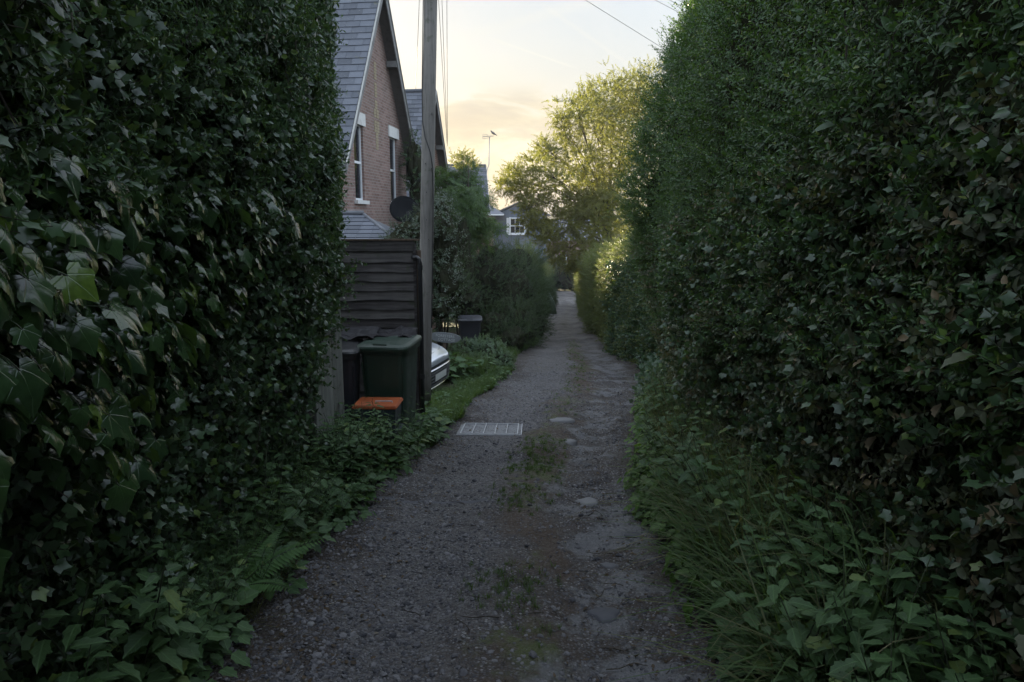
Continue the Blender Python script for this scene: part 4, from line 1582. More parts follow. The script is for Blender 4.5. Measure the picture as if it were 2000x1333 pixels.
def blob_core(name, c, r, parent, amp=.22, seed=0, k=.72, mat=None):  # solid dark lump added inside the foliage, standing in for its shaded depth
    bm = bmesh.new()
    bmesh.ops.create_icosphere(bm, subdivisions=4, radius=1)
    loc = Vector(parent.location) if parent is not None else Vector((0, 0, 0))
    co = np.array([v.co[:] for v in bm.verts])
    kk = (1 + amp * fbm(co[:, 0] * 1.9 + seed, co[:, 1] * 1.9, co[:, 2] * 1.9 + seed)) * k
    for v, q in zip(bm.verts, kk):
        v.co = Vector((v.co.x * r[0] * q, v.co.y * r[1] * q, v.co.z * r[2] * q)) + Vector(c) - loc
    me = bpy.data.meshes.new(name)
    bm.to_mesh(me); bm.free()
    me.materials.append(mat or M['core'])
    o = bpy.data.objects.new(name, me)
    link(o, parent)
    o['kind'] = 'stuff'
    return o


def shrub(name, blobs, key, dens, sc, label, cat='shrub', upw=.3, jit=.5, core=True, zmin=None, trunk=True, group=None, base=None, amp=.22):
    c0 = blobs[0][0]
    b = base or (c0[0], c0[1], float(gz(c0[1])))
    root = empty(name, b, label=label, cat=cat, group=group)
    P_, O_ = [], []
    for i, (c, r) in enumerate(blobs):
        n = int(dens * (r[0] * r[1] * r[2]) ** (2 / 3) * 12)
        p, o = blob_points(c, r, n, seed=i * 3.1 + c[0], zmin=zmin if zmin is not None else float(gz(c[1])) + .02, amp=amp)
        P_.append(p); O_.append(o)
        if core: blob_core('shade_core', c, r, root, seed=i * 3.1 + c[0], amp=amp)
    p, o = np.concatenate(P_), np.concatenate(O_)
    place_pts(root, 'foliage', key, p, orient_out(o, upw, jit), RNG.uniform(sc[0], sc[1], len(p)))
    if trunk:
        mb = MB()
        for i, (c, r) in enumerate(blobs):
            for q in range(3):
                a = Vector((u(-.1, .1), u(-.1, .1), 0)); e = Vector(c) - root.location + Vector((u(-.4, .4) * r[0], u(-.4, .4) * r[1], r[2] * .5))
                m1 = a.lerp(e, .5) + Vector((u(-.1, .1), u(-.1, .1), .1))
                mb.tube([a, m1, e], [.03, .02, .008], 5)
        mb.build('trunk', M['bark'], root, smooth=True)
    return root


def build_tree():
    D = 32.0
    base = Vector((4.7, 33.5, float(gz(33.5))))
    root = empty('golden_tree', tuple(base), label='large sunlit golden green tree arching over the lane from the right', cat='tree')
    spots = [(1195, 192, 48, 34), (1245, 178, 55, 34), (1150, 192, 26, 33), (1125, 218, 38, 32), (1170, 240, 45, 32), (1225, 250, 70, 34), (1110, 262, 25, 31), (1075, 300, 34, 31), (1130, 310, 45, 31),
             (1045, 325, 26, 30), (1005, 345, 26, 30), (985, 362, 18, 30), (1090, 360, 42, 31), (1040, 378, 32, 30), (1160, 360, 55, 32), (1210, 350, 60, 34), (1060, 425, 34, 30),
             (1110, 430, 42, 31), (1160, 440, 48, 31), (1205, 430, 45, 33), (1075, 470, 24, 30), (1120, 480, 34, 30), (1155, 500, 26, 30), (1140, 520, 16, 30), (1190, 490, 28, 31), (1030, 410, 20, 30), (1015, 375, 22, 30), (1265, 200, 60, 35),
             (1095, 235, 16, 31), (1060, 290, 14, 31), (1000, 335, 10, 30), (1090, 500, 20, 30), (1115, 520, 14, 30), (1150, 525, 14, 29), (1185, 520, 22, 30), (1060, 455, 24, 30), (1035, 440, 18, 30), (1180, 400, 50, 31), (1140, 400, 40, 31), (1220, 300, 60, 33)]
    P_, O_ = [], []
    mb = MB()
    trunk_top = base + Vector((-.3, -.2, 5.0))
    mb.tube([base, base + Vector((-.1, 0, 1.8)), base + Vector((-.2, -.1, 3.4)), trunk_top, trunk_top + Vector((.1, 0, 3))], [.28, .22, .18, .14, .05], 10)
    limb = MB()
    for i, (px, py, rp, d) in enumerate(spots):
        c = P(px, py, d + u(-1.2, 1.2))
        r = rp * d / FPX
        n = int(310 * r * r + 55)
        p, o = blob_points(c, (r * 1.12, r * 1.3, r * .95), n, .25, .5, i * 2.3)
        P_.append(p); O_.append(o)
        st_ = base.lerp(trunk_top, u(.72, 1.15))
        mid = st_.lerp(c, .5) + Vector((0, 0, u(.1, .5)))
        limb.tube([Vector(st_) - base, Vector(mid) - base, c - base], [.045, .022, .006], 6)
        for q in range(3):
            a = mid.lerp(c, u(.3, .9)); e = c + Vector((u(-1, 1), u(-1, 1), u(-.7, .7))) * r
            limb.tube([a - base, a.lerp(e, .5) - base + Vector((0, 0, .06)), e - base], [.025, .014, .004], 4)
    p, o = np.concatenate(P_), np.concatenate(O_)
    place_pts(root, 'crown', 'golden', p, orient_out(o, -.1, .6), RNG.uniform(.7, 1.25, len(p)))
    mb.V = [tuple(Vector(v) - base) for v in mb.V]
    mb.build('trunk', M['bark'], root, smooth=True)
    limb.build('limbs', M['bark'], root, smooth=True)['kind'] = 'stuff'


def build_saplings():
    # leafy young tree left of centre, in front of the second house
    def sap(name, d, spots, label, key='sapling', sc=(.8, 1.3), dens=60, base_px=None):
        b = P(base_px, 560, d); b.z = float(gz(d))
        root = empty(name, tuple(b), label=label, cat='tree')
        P_, O_ = [], []
        mb = MB(); limb = MB()
        top = P(spots[0][0], spots[0][1], d)
        ax = [b, b.lerp(top, .35) + Vector((u(-.1, .1), 0, 0)), b.lerp(top, .7) + Vector((u(-.1, .1), 0, 0)), top]
        mb.tube([v - b for v in ax], [.07, .05, .03, .008], 7)
        for i, (px, py, rp) in enumerate(spots):
            dd = d + u(-.8, .8)
            c = P(px, py, dd); r = rp * d / FPX
            n = int(dens * r * r * 4.2 + 6)
            p, o = blob_points(c, (r, r * 1.1, r * .8), n, .2, .4, i * 1.7)
            P_.append(p); O_.append(o)
            tt = min(.95, max(.15, (c.z - b.z) / (top.z - b.z) - .15))
            a = b.lerp(top, tt)
            limb.tube([a - b, a.lerp(c, .5) - b + Vector((0, 0, .1)), c - b], [.025, .014, .005], 5)
        p, o = np.concatenate(P_), np.concatenate(O_)
        place_pts(root, 'crown', key, p, orient_out(o, .5, .5), RNG.uniform(sc[0], sc[1], len(p)))
        mb.build('trunk', M['bark'], root, smooth=True)
        limb.build('limbs', M['bark'], root, smooth=True)['kind'] = 'stuff'
    sap('rowan_tree', 21, [(915, 325, 9), (905, 350, 16), (925, 365, 14), (885, 370, 24), (865, 350, 18), (855, 385, 20), (900, 395, 30), (935, 395, 24), (870, 420, 30), (915, 430, 34), (945, 440, 20), (960, 448, 12), (975, 455, 8), (880, 460, 32), (920, 470, 30), (852, 345, 9)],
        'loose leafed young tree with feathery sprays in front of the far slate roofs', base_px=900)
    sap('birch_tree', 42, [(905, 303, 12), (893, 312, 14), (915, 315, 12), (900, 325, 16), (925, 325, 10)],
        'small pale tree top showing above the far slate roof', 'golden', (1.0, 1.5), 40, base_px=902)


def build_vegetation():
    # glossy evergreen shrub right of the pole
    shrub('laurel_shrub', [(tuple(P(862, 470, 14.6)), (.42, .5, .85)), (tuple(P(856, 420, 15)), (.3, .4, .45)), (tuple(P(870, 560, 14.3)), (.36, .45, .6)), (tuple(P(858, 600, 14)), (.3, .4, .35))],
          'laurel', 60, (.7, 1.1), 'glossy dark evergreen shrub just right of the telegraph pole', upw=.1, jit=.5)
    shrub('cotoneaster', [(tuple(P(795, 452, 13.6)), (.33, .3, .24)), (tuple(P(825, 438, 14)), (.25, .3, .34)), (tuple(P(772, 470, 13.4)), (.3, .3, .2)), (tuple(P(800, 500, 13.4)), (.4, .35, .3))],
          'laurel', 110, (.45, .7), 'small leaved shrub below the satellite dish behind the board fence', trunk=True)
    shrub('ivy_cover', [(tuple(P(810, 320, 21.9)), (.30, .5, .9)), (tuple(P(815, 400, 21.8)), (.34, .5, .9)), (tuple(P(822, 460, 21.6)), (.4, .5, .9))],
          'hedge2ivy', 26, (.7, 1.1), 'dark ivy climbing the far corner of the near brick house', 'ivy', trunk=False)
    shrub('dark_shrub', [(tuple(P(985, 575, 22.5)), (1.15, 1.5, 1.35)), (tuple(P(940, 560, 22)), (.85, 1.2, 1.4)), (tuple(P(1010, 520, 24)), (.6, 1.0, .75)), (tuple(P(1025, 600, 23)), (.5, 1.2, .95)), (tuple(P(960, 505, 23)), (.6, .8, .5)), (tuple(P(1000, 640, 19.6)), (.62, .9, .75)), (tuple(P(960, 640, 19.4)), (.6, .7, .6)), ((.30, 20.6, -1.45), (.55, 1.1, .8)), ((.62, 23.2, -1.6), (.55, 1.5, .9)), ((.0, 18.6, -1.45), (.45, .8, .5))],
          'dark', 38, (.8, 1.3), 'big rounded dark green shrub leaning over the left side of the lane', upw=.5)
    shrub('conifer', [(tuple(P(905, 470, 20)), (.26, .3, .9)), (tuple(P(905, 530, 20)), (.4, .4, .9))], 'dark', 60, (.4, .7), 'narrow dark conifer behind the rowan foliage', 'conifer', upw=1.2, jit=.2)
    shrub('tangled_shrub', [(tuple(P(905, 590, 19)), (.55, .6, .7)), (tuple(P(880, 540, 18.5)), (.45, .5, .9))], 'dark', 34, (.7, 1.1), 'tangled dark shrub behind the far wheelie bin', upw=.3)
    shrub('mound_plant', [(tuple(P(952, 697, 14.6)), (.46, .5, .40)), (tuple(P(915, 695, 14.7)), (.46, .5, .36)), (tuple(P(975, 715, 14.4)), (.3, .4, .32))],
          'mound', 190, (.7, 1.0), 'low rounded grey green cushion of leaves at the left edge of the lane', 'plant', trunk=False)
    g = P(905, 720, 13.6)
    n = 240
    p = np.stack([RNG.normal(-.95, .22, n), RNG.normal(13.4, .35, n), np.zeros(n)], 1); p[:, 2] = gz(p[:, 1])
    c = scatter('tall_grass_clump', 'sedge', p, orient_up(n, .2), RNG.uniform(.5, .95, n))
    tag(c, 'clump of tall green grass between the car and the low mound', 'grass')
    n = 60
    p = np.stack([RNG.normal(-1.45, .3, n), RNG.normal(12.9, .3, n), np.zeros(n)], 1); p[:, 2] = gz(p[:, 1])
    c = scatter('garden_plants', 'broad', p, orient_up(n, .2), RNG.uniform(1.2, 2.4, n))
    tag(c, 'broad leaved garden plants behind the car bonnet', 'plants')
    # long left hedge beyond
    st = [(25, .9, .9, 3.0), (30, 1.0, .8, 3.0), (40, 1.6, 1.4, 3.1), (53, 2.9, 2.7, 3.1), (62, 3.6, 3.4, 3.1)]
    f = hedge_surface(st, 1, .16, 21.0)
    h = empty('far_left_hedge', (1.0, 40, float(gz(40))), label='dark hedge running down the far left side of the lane', cat='hedge')
    h.name = 'field_hedge'
    c = hedge_core('shade_core', f, 25, 62, h, .3, 1, 1.2); c.location = -h.location
    place_scatter(h, 'foliage', 'dark', f, 4200, 25, 62, 0, 1, .3, .4, .5, (1.2, 1.9))
    # right hedge beyond the bend
    st = [(11.0, 3.2, 2.9, 3.0), (14, 2.9, 2.72, 2.9), (18, 2.75, 2.6, 2.95), (26, 2.9, 2.75, 3.0), (40, 3.95, 3.8, 3.1), (60, 5.8, 5.6, 3.2)]
    f = hedge_surface(st, -1, .15, 31.0)
    h = empty('field_hedge', (3.2, 30, float(gz(30))), label='partly sunlit hedge along the right side of the lane beyond the bend', cat='hedge')
    c = hedge_core('shade_core', f, 11, 60, h, .3, -1, 1.4); c.location = -h.location
    place_scatter(h, 'foliage', 'hedge2', f, 9000, 11, 60, 0, 1, .28, .3, .5, (.9, 1.4), ypow=1.5)
    place_scatter(h, 'ivy_foliage', 'hedge2ivy', f, 2600, 11, 19, 0, .75, .1, .1, .45, (.8, 1.25))
    # hedge closing the view where the lane turns left
    root = empty('field_hedge', (4, 78, -5.8), label='dark hedge closing the view where the lane turns left', cat='hedge')
    P_, O_ = [], []
    for i in range(12):
        c = (-14 + i * 2.6, 78.5 + u(-.6, .6), -4.3 + u(-.2, .2)); r = (2.0, 1.2, 1.9 + u(-.2, .3))
        p, o = blob_points(c, r, 340, .7, .25, i * 1.3, zmin=-5.8)
        P_.append(p); O_.append(o)
        blob_core('shade_core', c, r, root, seed=i * 1.3, k=.8)
    p, o = np.concatenate(P_), np.concatenate(O_)
    place_pts(root, 'foliage', 'dark', p, orient_out(o, .3, .5), RNG.uniform(2.0, 3.2, len(p)))
    # far wood
    P_, O_ = [], []
    root = tag(empty('distant_woodland', (0, 160, -5.8)), 'hazy woodland in the distance beyond the roofs', 'woodland', kind='stuff')
    for i in range(34):
        x = -95 + i * 5.6 + u(-1.5, 1.5)
        H = 8.0 + u(-2, 2) + (2.0 if i % 5 == 0 else 0)
        c = (x, 160 + u(-8, 8), -5.8 + H * .55); r = (4.2, 4, H * .55)
        p, o = blob_points(c, r, 330, .6, .3, i * 1.1)
        P_.append(p); O_.append(o)
        blob_core('shade_core', c, r, root, seed=i * 1.1, k=.75)
    p, o = np.concatenate(P_), np.concatenate(O_)
    place_pts(root, 'foliage', 'farwood', p, orient_out(o, .3, .5), RNG.uniform(.8, 1.4, len(p)))
    # covered heap
    b = G(1070, 612)
    d = 46.0; b = P(1071, 612, d); b.z = float(gz(d))
    V, F = [], []
    k = 10
    for j, (rr, hh) in enumerate(((.55, 0), (.5, .35), (.36, .8), (.12, 1.25))):
        for q in range(k):
            an = 2 * PI * q / k
            w = rr * (1 + .14 * (q % 2) + .05 * math.sin(q * 2.1))
            V.append((w * math.cos(an), w * math.sin(an), hh + .04 * math.sin(q * 1.7)))
    V.append((.02, 0, 1.35))
    for j in range(3):
        for q in range(k):
            F.append((j * k + q, j * k + (q + 1) % k, (j + 1) * k + (q + 1) % k, (j + 1) * k + q))
    for q in range(k): F.append((3 * k + q, 3 * k + (q + 1) % k, 4 * k))
    o = mesh_obj('covered_heap', V, F, M['tarp'])
    o.location = b
    tag(o, 'pointed green covered heap at the foot of the far left hedge', 'heap')


# ------------------------------------------------------------------ houses
def slate_rows(a0, a1, nrow, e0, e1, colw, root, parent_part, individually, colfilter=None, thick=.012):
    """slates over a roof plane: e0/e1 are functions(row fraction)->point at the verge end; handled by caller"""
    pass


def house(name, origin, dirt, Wd, Lb, z_eave_line, z_apex, half_over, over_b, label, slates='joined', windows=None, brick=None, zg=None, buff=False, slate_len=4.2):
    """a gabled house. local a: along the gable wall (away), b: outwards to the lane, z up"""
    a_ = Vector((dirt, 1, 0)).normalized()
    b_ = Vector((a_.y, -a_.x, 0))
    O = Vector((origin[0], origin[1], 0))
    zg = zg if zg is not None else float(gz(origin[1])) - .3
    root = empty(name, (O.x, O.y, zg), label=label, cat='house')
    off = Vector((O.x, O.y, zg))

    def L(a, b, z):
        return O + a_ * a + b_ * b + Vector((0, 0, z)) - off
    mid = Wd / 2
    slope = (z_apex - z_eave_line) / (mid + half_over)

    def ztop(a):
        return z_apex - .10 - slope * abs(a - mid)
    windows = windows or []
    # wall: gable with openings, then the two side walls and the back
    cuts = sorted(set([0, mid, Wd] + [w[0] for w in windows] + [w[1] for w in windows]))
    V, F, UV = [], [], []

    def quad(pts, uvs):
        n = len(V)
        V.extend(pts); UV.extend(uvs); F.append(tuple(range(n, n + len(pts))))
    for c0, c1 in zip(cuts, cuts[1:]):
        w = [x for x in windows if x[0] <= c0 + 1e-6 and x[1] >= c1 - 1e-6]
        if w:
            w = w[0]
            quad([L(c0, 0, zg), L(c1, 0, zg), L(c1, 0, w[2]), L(c0, 0, w[2])], [(c0, zg), (c1, zg), (c1, w[2]), (c0, w[2])])
            quad([L(c0, 0, w[3]), L(c1, 0, w[3]), L(c1, 0, ztop(c1)), L(c0, 0, ztop(c0))], [(c0, w[3]), (c1, w[3]), (c1, ztop(c1)), (c0, ztop(c0))])
        else:
            quad([L(c0, 0, zg), L(c1, 0, zg), L(c1, 0, ztop(c1)), L(c0, 0, ztop(c0))], [(c0, zg), (c1, zg), (c1, ztop(c1)), (c0, ztop(c0))])
    for w in windows:   # reveals
        dp = -.12
        for (p0, p1, uv0) in (((w[0], w[2]), (w[0], w[3]), 0), ((w[1], w[2]), (w[1], w[3]), 0)):
            quad([L(p0[0], 0, p0[1]), L(p0[0], dp, p0[1]), L(p1[0], dp, p1[1]), L(p1[0], 0, p1[1])], [(0, p0[1]), (dp, p0[1]), (dp, p1[1]), (0, p1[1])])
        for zz_ in (w[2], w[3]):
            quad([L(w[0], 0, zz_), L(w[1], 0, zz_), L(w[1], dp, zz_), L(w[0], dp, zz_)], [(0, 0), (.1, 0), (.1, .01), (0, .01)])
    ze = ztop(0)
    quad([L(0, 0, zg), L(0, -Lb, zg), L(0, -Lb, ze), L(0, 0, ze)], [(0, zg), (Lb, zg), (Lb, ze), (0, ze)])
    quad([L(Wd, 0, zg), L(Wd, -Lb, zg), L(Wd, -Lb, ze), L(Wd, 0, ze)], [(0, zg), (Lb, zg), (Lb, ze), (0, ze)])
    quad([L(0, -Lb, zg), L(Wd, -Lb, zg), L(Wd, -Lb, ze), L(mid, -Lb, ztop(mid)), L(0, -Lb, ze)], [(0, zg), (Wd, zg), (Wd, ze), (mid, ztop(mid)), (0, ze)])
    mesh_obj('wall', V, F, brick or M['brick'], root, uv=UV)
    # roof deck (two slabs) with slates on top
    deck = MB()
    nl = Vector((0, 0, 1)) * 1
    for sgn in (-1, 1):
        ae = mid + sgn * (mid + half_over)
        nrm = (a_ * sgn * slope + Vector((0, 0, 1))).normalized()
        pts = [L(mid, over_b, z_apex), L(ae, over_b, z_eave_line), L(ae, -Lb - .2, z_eave_line), L(mid, -Lb - .2, z_apex)]
        deck.poly_prism(pts, -nrm, .05)
    roof = deck.build('roof', M['soffit'], root)
    # slates
    run = math.hypot(mid + half_over, z_apex - z_eave_line)
    exp = .205
    rows = int(run / exp)
    exp = run / rows
    cw = .36
    nind = 0
    jV, jF, jl = [], [], []
    slate_me = []
    for sgn in (-1, 1):
        ae = mid + sgn * (mid + half_over)
        E0 = L(ae, over_b, z_eave_line); T0 = L(mid, over_b, z_apex)
        upv = (T0 - E0).normalized()
        nrm = (a_ * sgn * slope + Vector((0, 0, 1))).normalized()
        lenb = slate_len if sgn < 0 else 1.2
        ncol = int(lenb / cw)
        for r in range(rows):
            shift = (r % 2) * cw / 2
            for c in range(ncol + 1):
                w0 = max(0, c * cw - shift); w1 = (c + 1) * cw - shift - .006
                if w1 - w0 < .03: continue
                hgt = exp + .06 if r < rows - 1 else exp
                tilt = u(.010, .018)
                base = E0 + upv * (r * exp - (.04 if r == 0 else 0) + u(-.004, .004)) - b_ * w0
                wv = -b_ * (w1 - w0)
                lo = nrm * (tilt + .012); hi = nrm * .006
                p = [base + lo, base + wv + lo, base + wv + upv * hgt + hi, base + upv * hgt + hi,
                     base + nrm * tilt * .2, base + wv + nrm * tilt * .2]
                fc = [(0, 1, 2, 3), (0, 4, 5, 1)] + [(0, 3, 4), (1, 5, 2)]
                if slates == 'individual' and sgn < 0 and nind < 296 and c * cw < 4.4:
                    me = bpy.data.meshes.new('slate')
                    cc = p[0]
                    me.from_pydata([tuple(q - cc) for q in p], [], fc)
                    me.materials.append(M['slate'])
                    ob = bpy.data.objects.new('slate', me)
                    ob.location = cc
                    link(ob, roof)
                    nind += 1
                else:
                    n = len(jV)
                    jV += [tuple(q) for q in p]; jF += [tuple(i + n for i in q) for q in fc]
                    jl += [random.random()] * len(p)
    if jV:
        js = mesh_obj('slates', jV, jF, M['slate'], roof)
        js.data.attributes.new('lr', 'FLOAT', 'POINT').data.foreach_set('value', np.asarray(jl, dtype=np.float32))
        js['kind'] = 'stuff'
    # ridge
    MB().tube([L(mid, over_b + .01, z_apex + .03), L(mid, -Lb - .2, z_apex + .03)], .075, 8).build('ridge_tile', M['slate'], roof, smooth=True)
    # bargeboards
    for sgn in (-1, 1):
        ae = mid + sgn * (mid + half_over)
        bd = MB()
        pts = [L(mid, over_b - .005, z_apex - .04), L(ae, over_b - .005, z_eave_line - .04), L(ae, over_b - .005, z_eave_line - .24), L(mid, over_b - .005, z_apex - .24 - .1)]
        bd.poly_prism(pts, b_, .03)
        bd.build('bargeboard', M['barge'], root)
        fl = MB()
        e = L(ae, over_b + .03, z_eave_line + .012); t = L(mid, over_b + .03, z_apex + .012)
        fl.tube([e, t], .022, 6)
        fl.build('verge_fillet', M['cement'] if sgn < 0 else M['barge'], root)
        # fascia and gutter at the eaves
        g = MB().tube([L(ae - sgn * .02, over_b, z_eave_line - .07), L(ae - sgn * .02, -Lb, z_eave_line - .07)], .055, 8)
        g.build('gutter', M['grey_plastic'], root, smooth=True)
        fb = MB().poly_prism([L(ae - sgn * .06, over_b, z_eave_line - .03), L(ae - sgn * .06, over_b, z_eave_line - .2), L(ae - sgn * .06, -Lb, z_eave_line - .2), L(ae - sgn * .06, -Lb, z_eave_line - .03)], a_, -.02 * sgn)
        fb.build('fascia', M['white'], root)
    # windows
    for w in windows:
        wn = empty('window', tuple(L((w[0] + w[1]) / 2, -.10, w[2])))
        wn.parent = root
        for k in ('label', 'category'):
            if k in wn: del wn[k]
        wl = Vector(wn.location)
        fr = MB()
        a0, a1, z0, z1 = w[:4]
        t = .055
        zm = z0 + (z1 - z0) * .5
        rot = Matrix((a_, b_, Vector((0, 0, 1)))).transposed()
        for (ca, cz, sa, sz_) in (((a0 + t / 2), (z0 + z1) / 2, t, z1 - z0), ((a1 - t / 2), (z0 + z1) / 2, t, z1 - z0), ((a0 + a1) / 2, z0 + t / 2, a1 - a0 - 2 * t, t), ((a0 + a1) / 2, z1 - t / 2, a1 - a0 - 2 * t, t), ((a0 + a1) / 2, zm, a1 - a0 - 2 * t, t * 1.1)):
            fr.box(L(ca, -.09, cz) - wl, (sa, .06, sz_), rot)
        if w[4] if len(w) > 4 else False:
            fr.box(L((a0 + a1) / 2, -.092, (z0 + z1) / 2) - wl, (.03, .05, z1 - z0 - 2 * t), rot)
        fr.build('frame', M['white'], wn)
        for (q0, q1) in ((z0 + t, zm - t * .55), (zm + t * .55, z1 - t)):
            gl = MB().box(L((a0 + a1) / 2, -.10, (q0 + q1) / 2) - wl, (a1 - a0 - 2 * t, .01, q1 - q0), rot)
            gl.build('pane', M['glass'], wn)
        MB().box(L((a0 + a1) / 2, .015, z1 + .12), (a1 - a0 + .26, .05, .30), rot).build('lintel', M['lintel'], root)
        MB().box(L((a0 + a1) / 2, .03, z0 - .045), (a1 - a0 + .2, .12, .09), rot).build('sill', M['lintel'], root)
        # reveal floor back wall is the window itself
    if buff:
        cb = MB()
        spots = []
        for r in range(30):
            z = 3.55 + r * .075
            wdt = 1 if r < 6 else (2 if r < 14 else 1)
            if r in (9, 12): wdt = 2
            if r in (10, 17, 23): continue
            for k in range(wdt):
                aa = mid + (k - (wdt - 1) / 2) * .225 + (r % 2) * .02
                cb.box(L(aa, .004, z + .0375), (.205, .012, .062), Matrix((a_, b_, Vector((0, 0, 1)))).transposed())
        pt = cb.build('buff_bricks', M['buff'], root)
        pt['kind'] = 'stuff'
    return root, L, a_, b_


M['buff'] = plain_mat('buff_brick', (.30, .25, .16), .85, dirt=.5, dcol=(.22, .17, .12), scale=7)


def build_houses():
    r1, L1, a1, b1 = house('brick_house', (-3.97, 17.0), .124, 5.7, 9, 2.95, 7.82, .48, .30,
                           'near red brick house with a steep slate gable and tall white windows', 'individual',
                           [(1.0, 1.7, 2.18, 4.05), (4.03, 4.75, 2.18, 4.05)], buff=True)
    # purlin end under the far verge
    c = L1(3.95, .16, 5.95)
    MB().box(c, (.16, .28, .16), Matrix((a1, b1, Vector((0, 0, 1)))).transposed()).build('purlin_end', M['barge'], r1)
    r2, L2, a2, b2 = house('brick_house', (-3.60, 26.15), .124, 5.7, 8, 1.75, 6.60, .45, .30,
                           'middle red brick house with a slate roof, half hidden by the telegraph pole', 'joined', [(1.0, 1.7, .9, 2.8), (4.0, 4.7, .9, 2.8)], brick=M['brick_far'], slate_len=3.4)
    MB().box(L2(4.0, .16, 4.6), (.16, .28, .16), Matrix((a2, b2, Vector((0, 0, 1)))).transposed()).build('purlin_end', M['barge'], r2)
    r3, L3, a3, b3 = house('brick_house', (-1.62, 44.2), -.10, 5.7, 4.6, 2.25, 5.10, .45, .22,
                           'third brick house with a low slate roof and the television aerial', 'joined', [(2.3, 3.1, -.4, 1.2)], brick=M['brick_far'], slate_len=4.2)
    # wall lantern on the corner
    lc = P(947, 412, 43.9)
    lan = empty('wall_lantern', tuple(lc), label='small wall lantern on the corner of the third brick house', cat='lantern')
    MB().box((0, 0, 0), (.14, .14, .22), taper=.9).build('lamp_glass', M['white'], lan)
    MB().box((0, 0, .15), (.2, .2, .07), taper=.3).build('cap', M['black_plastic'], lan)
    MB().tube([(0, .05, .18), (0, .25, .26), (0, .28, .0)], .015, 5).build('bracket', M['black_plastic'], lan)
    # downpipe
    MB().tube([P(949, 425, 43.95), P(949, 470, 43.95) + Vector((0, 0, -3))], .05, 8).build('downpipe', M['black_plastic'])
    o = bpy.data.objects['downpipe']; tag(o, 'black downpipe at the corner of the third brick house', 'downpipe')


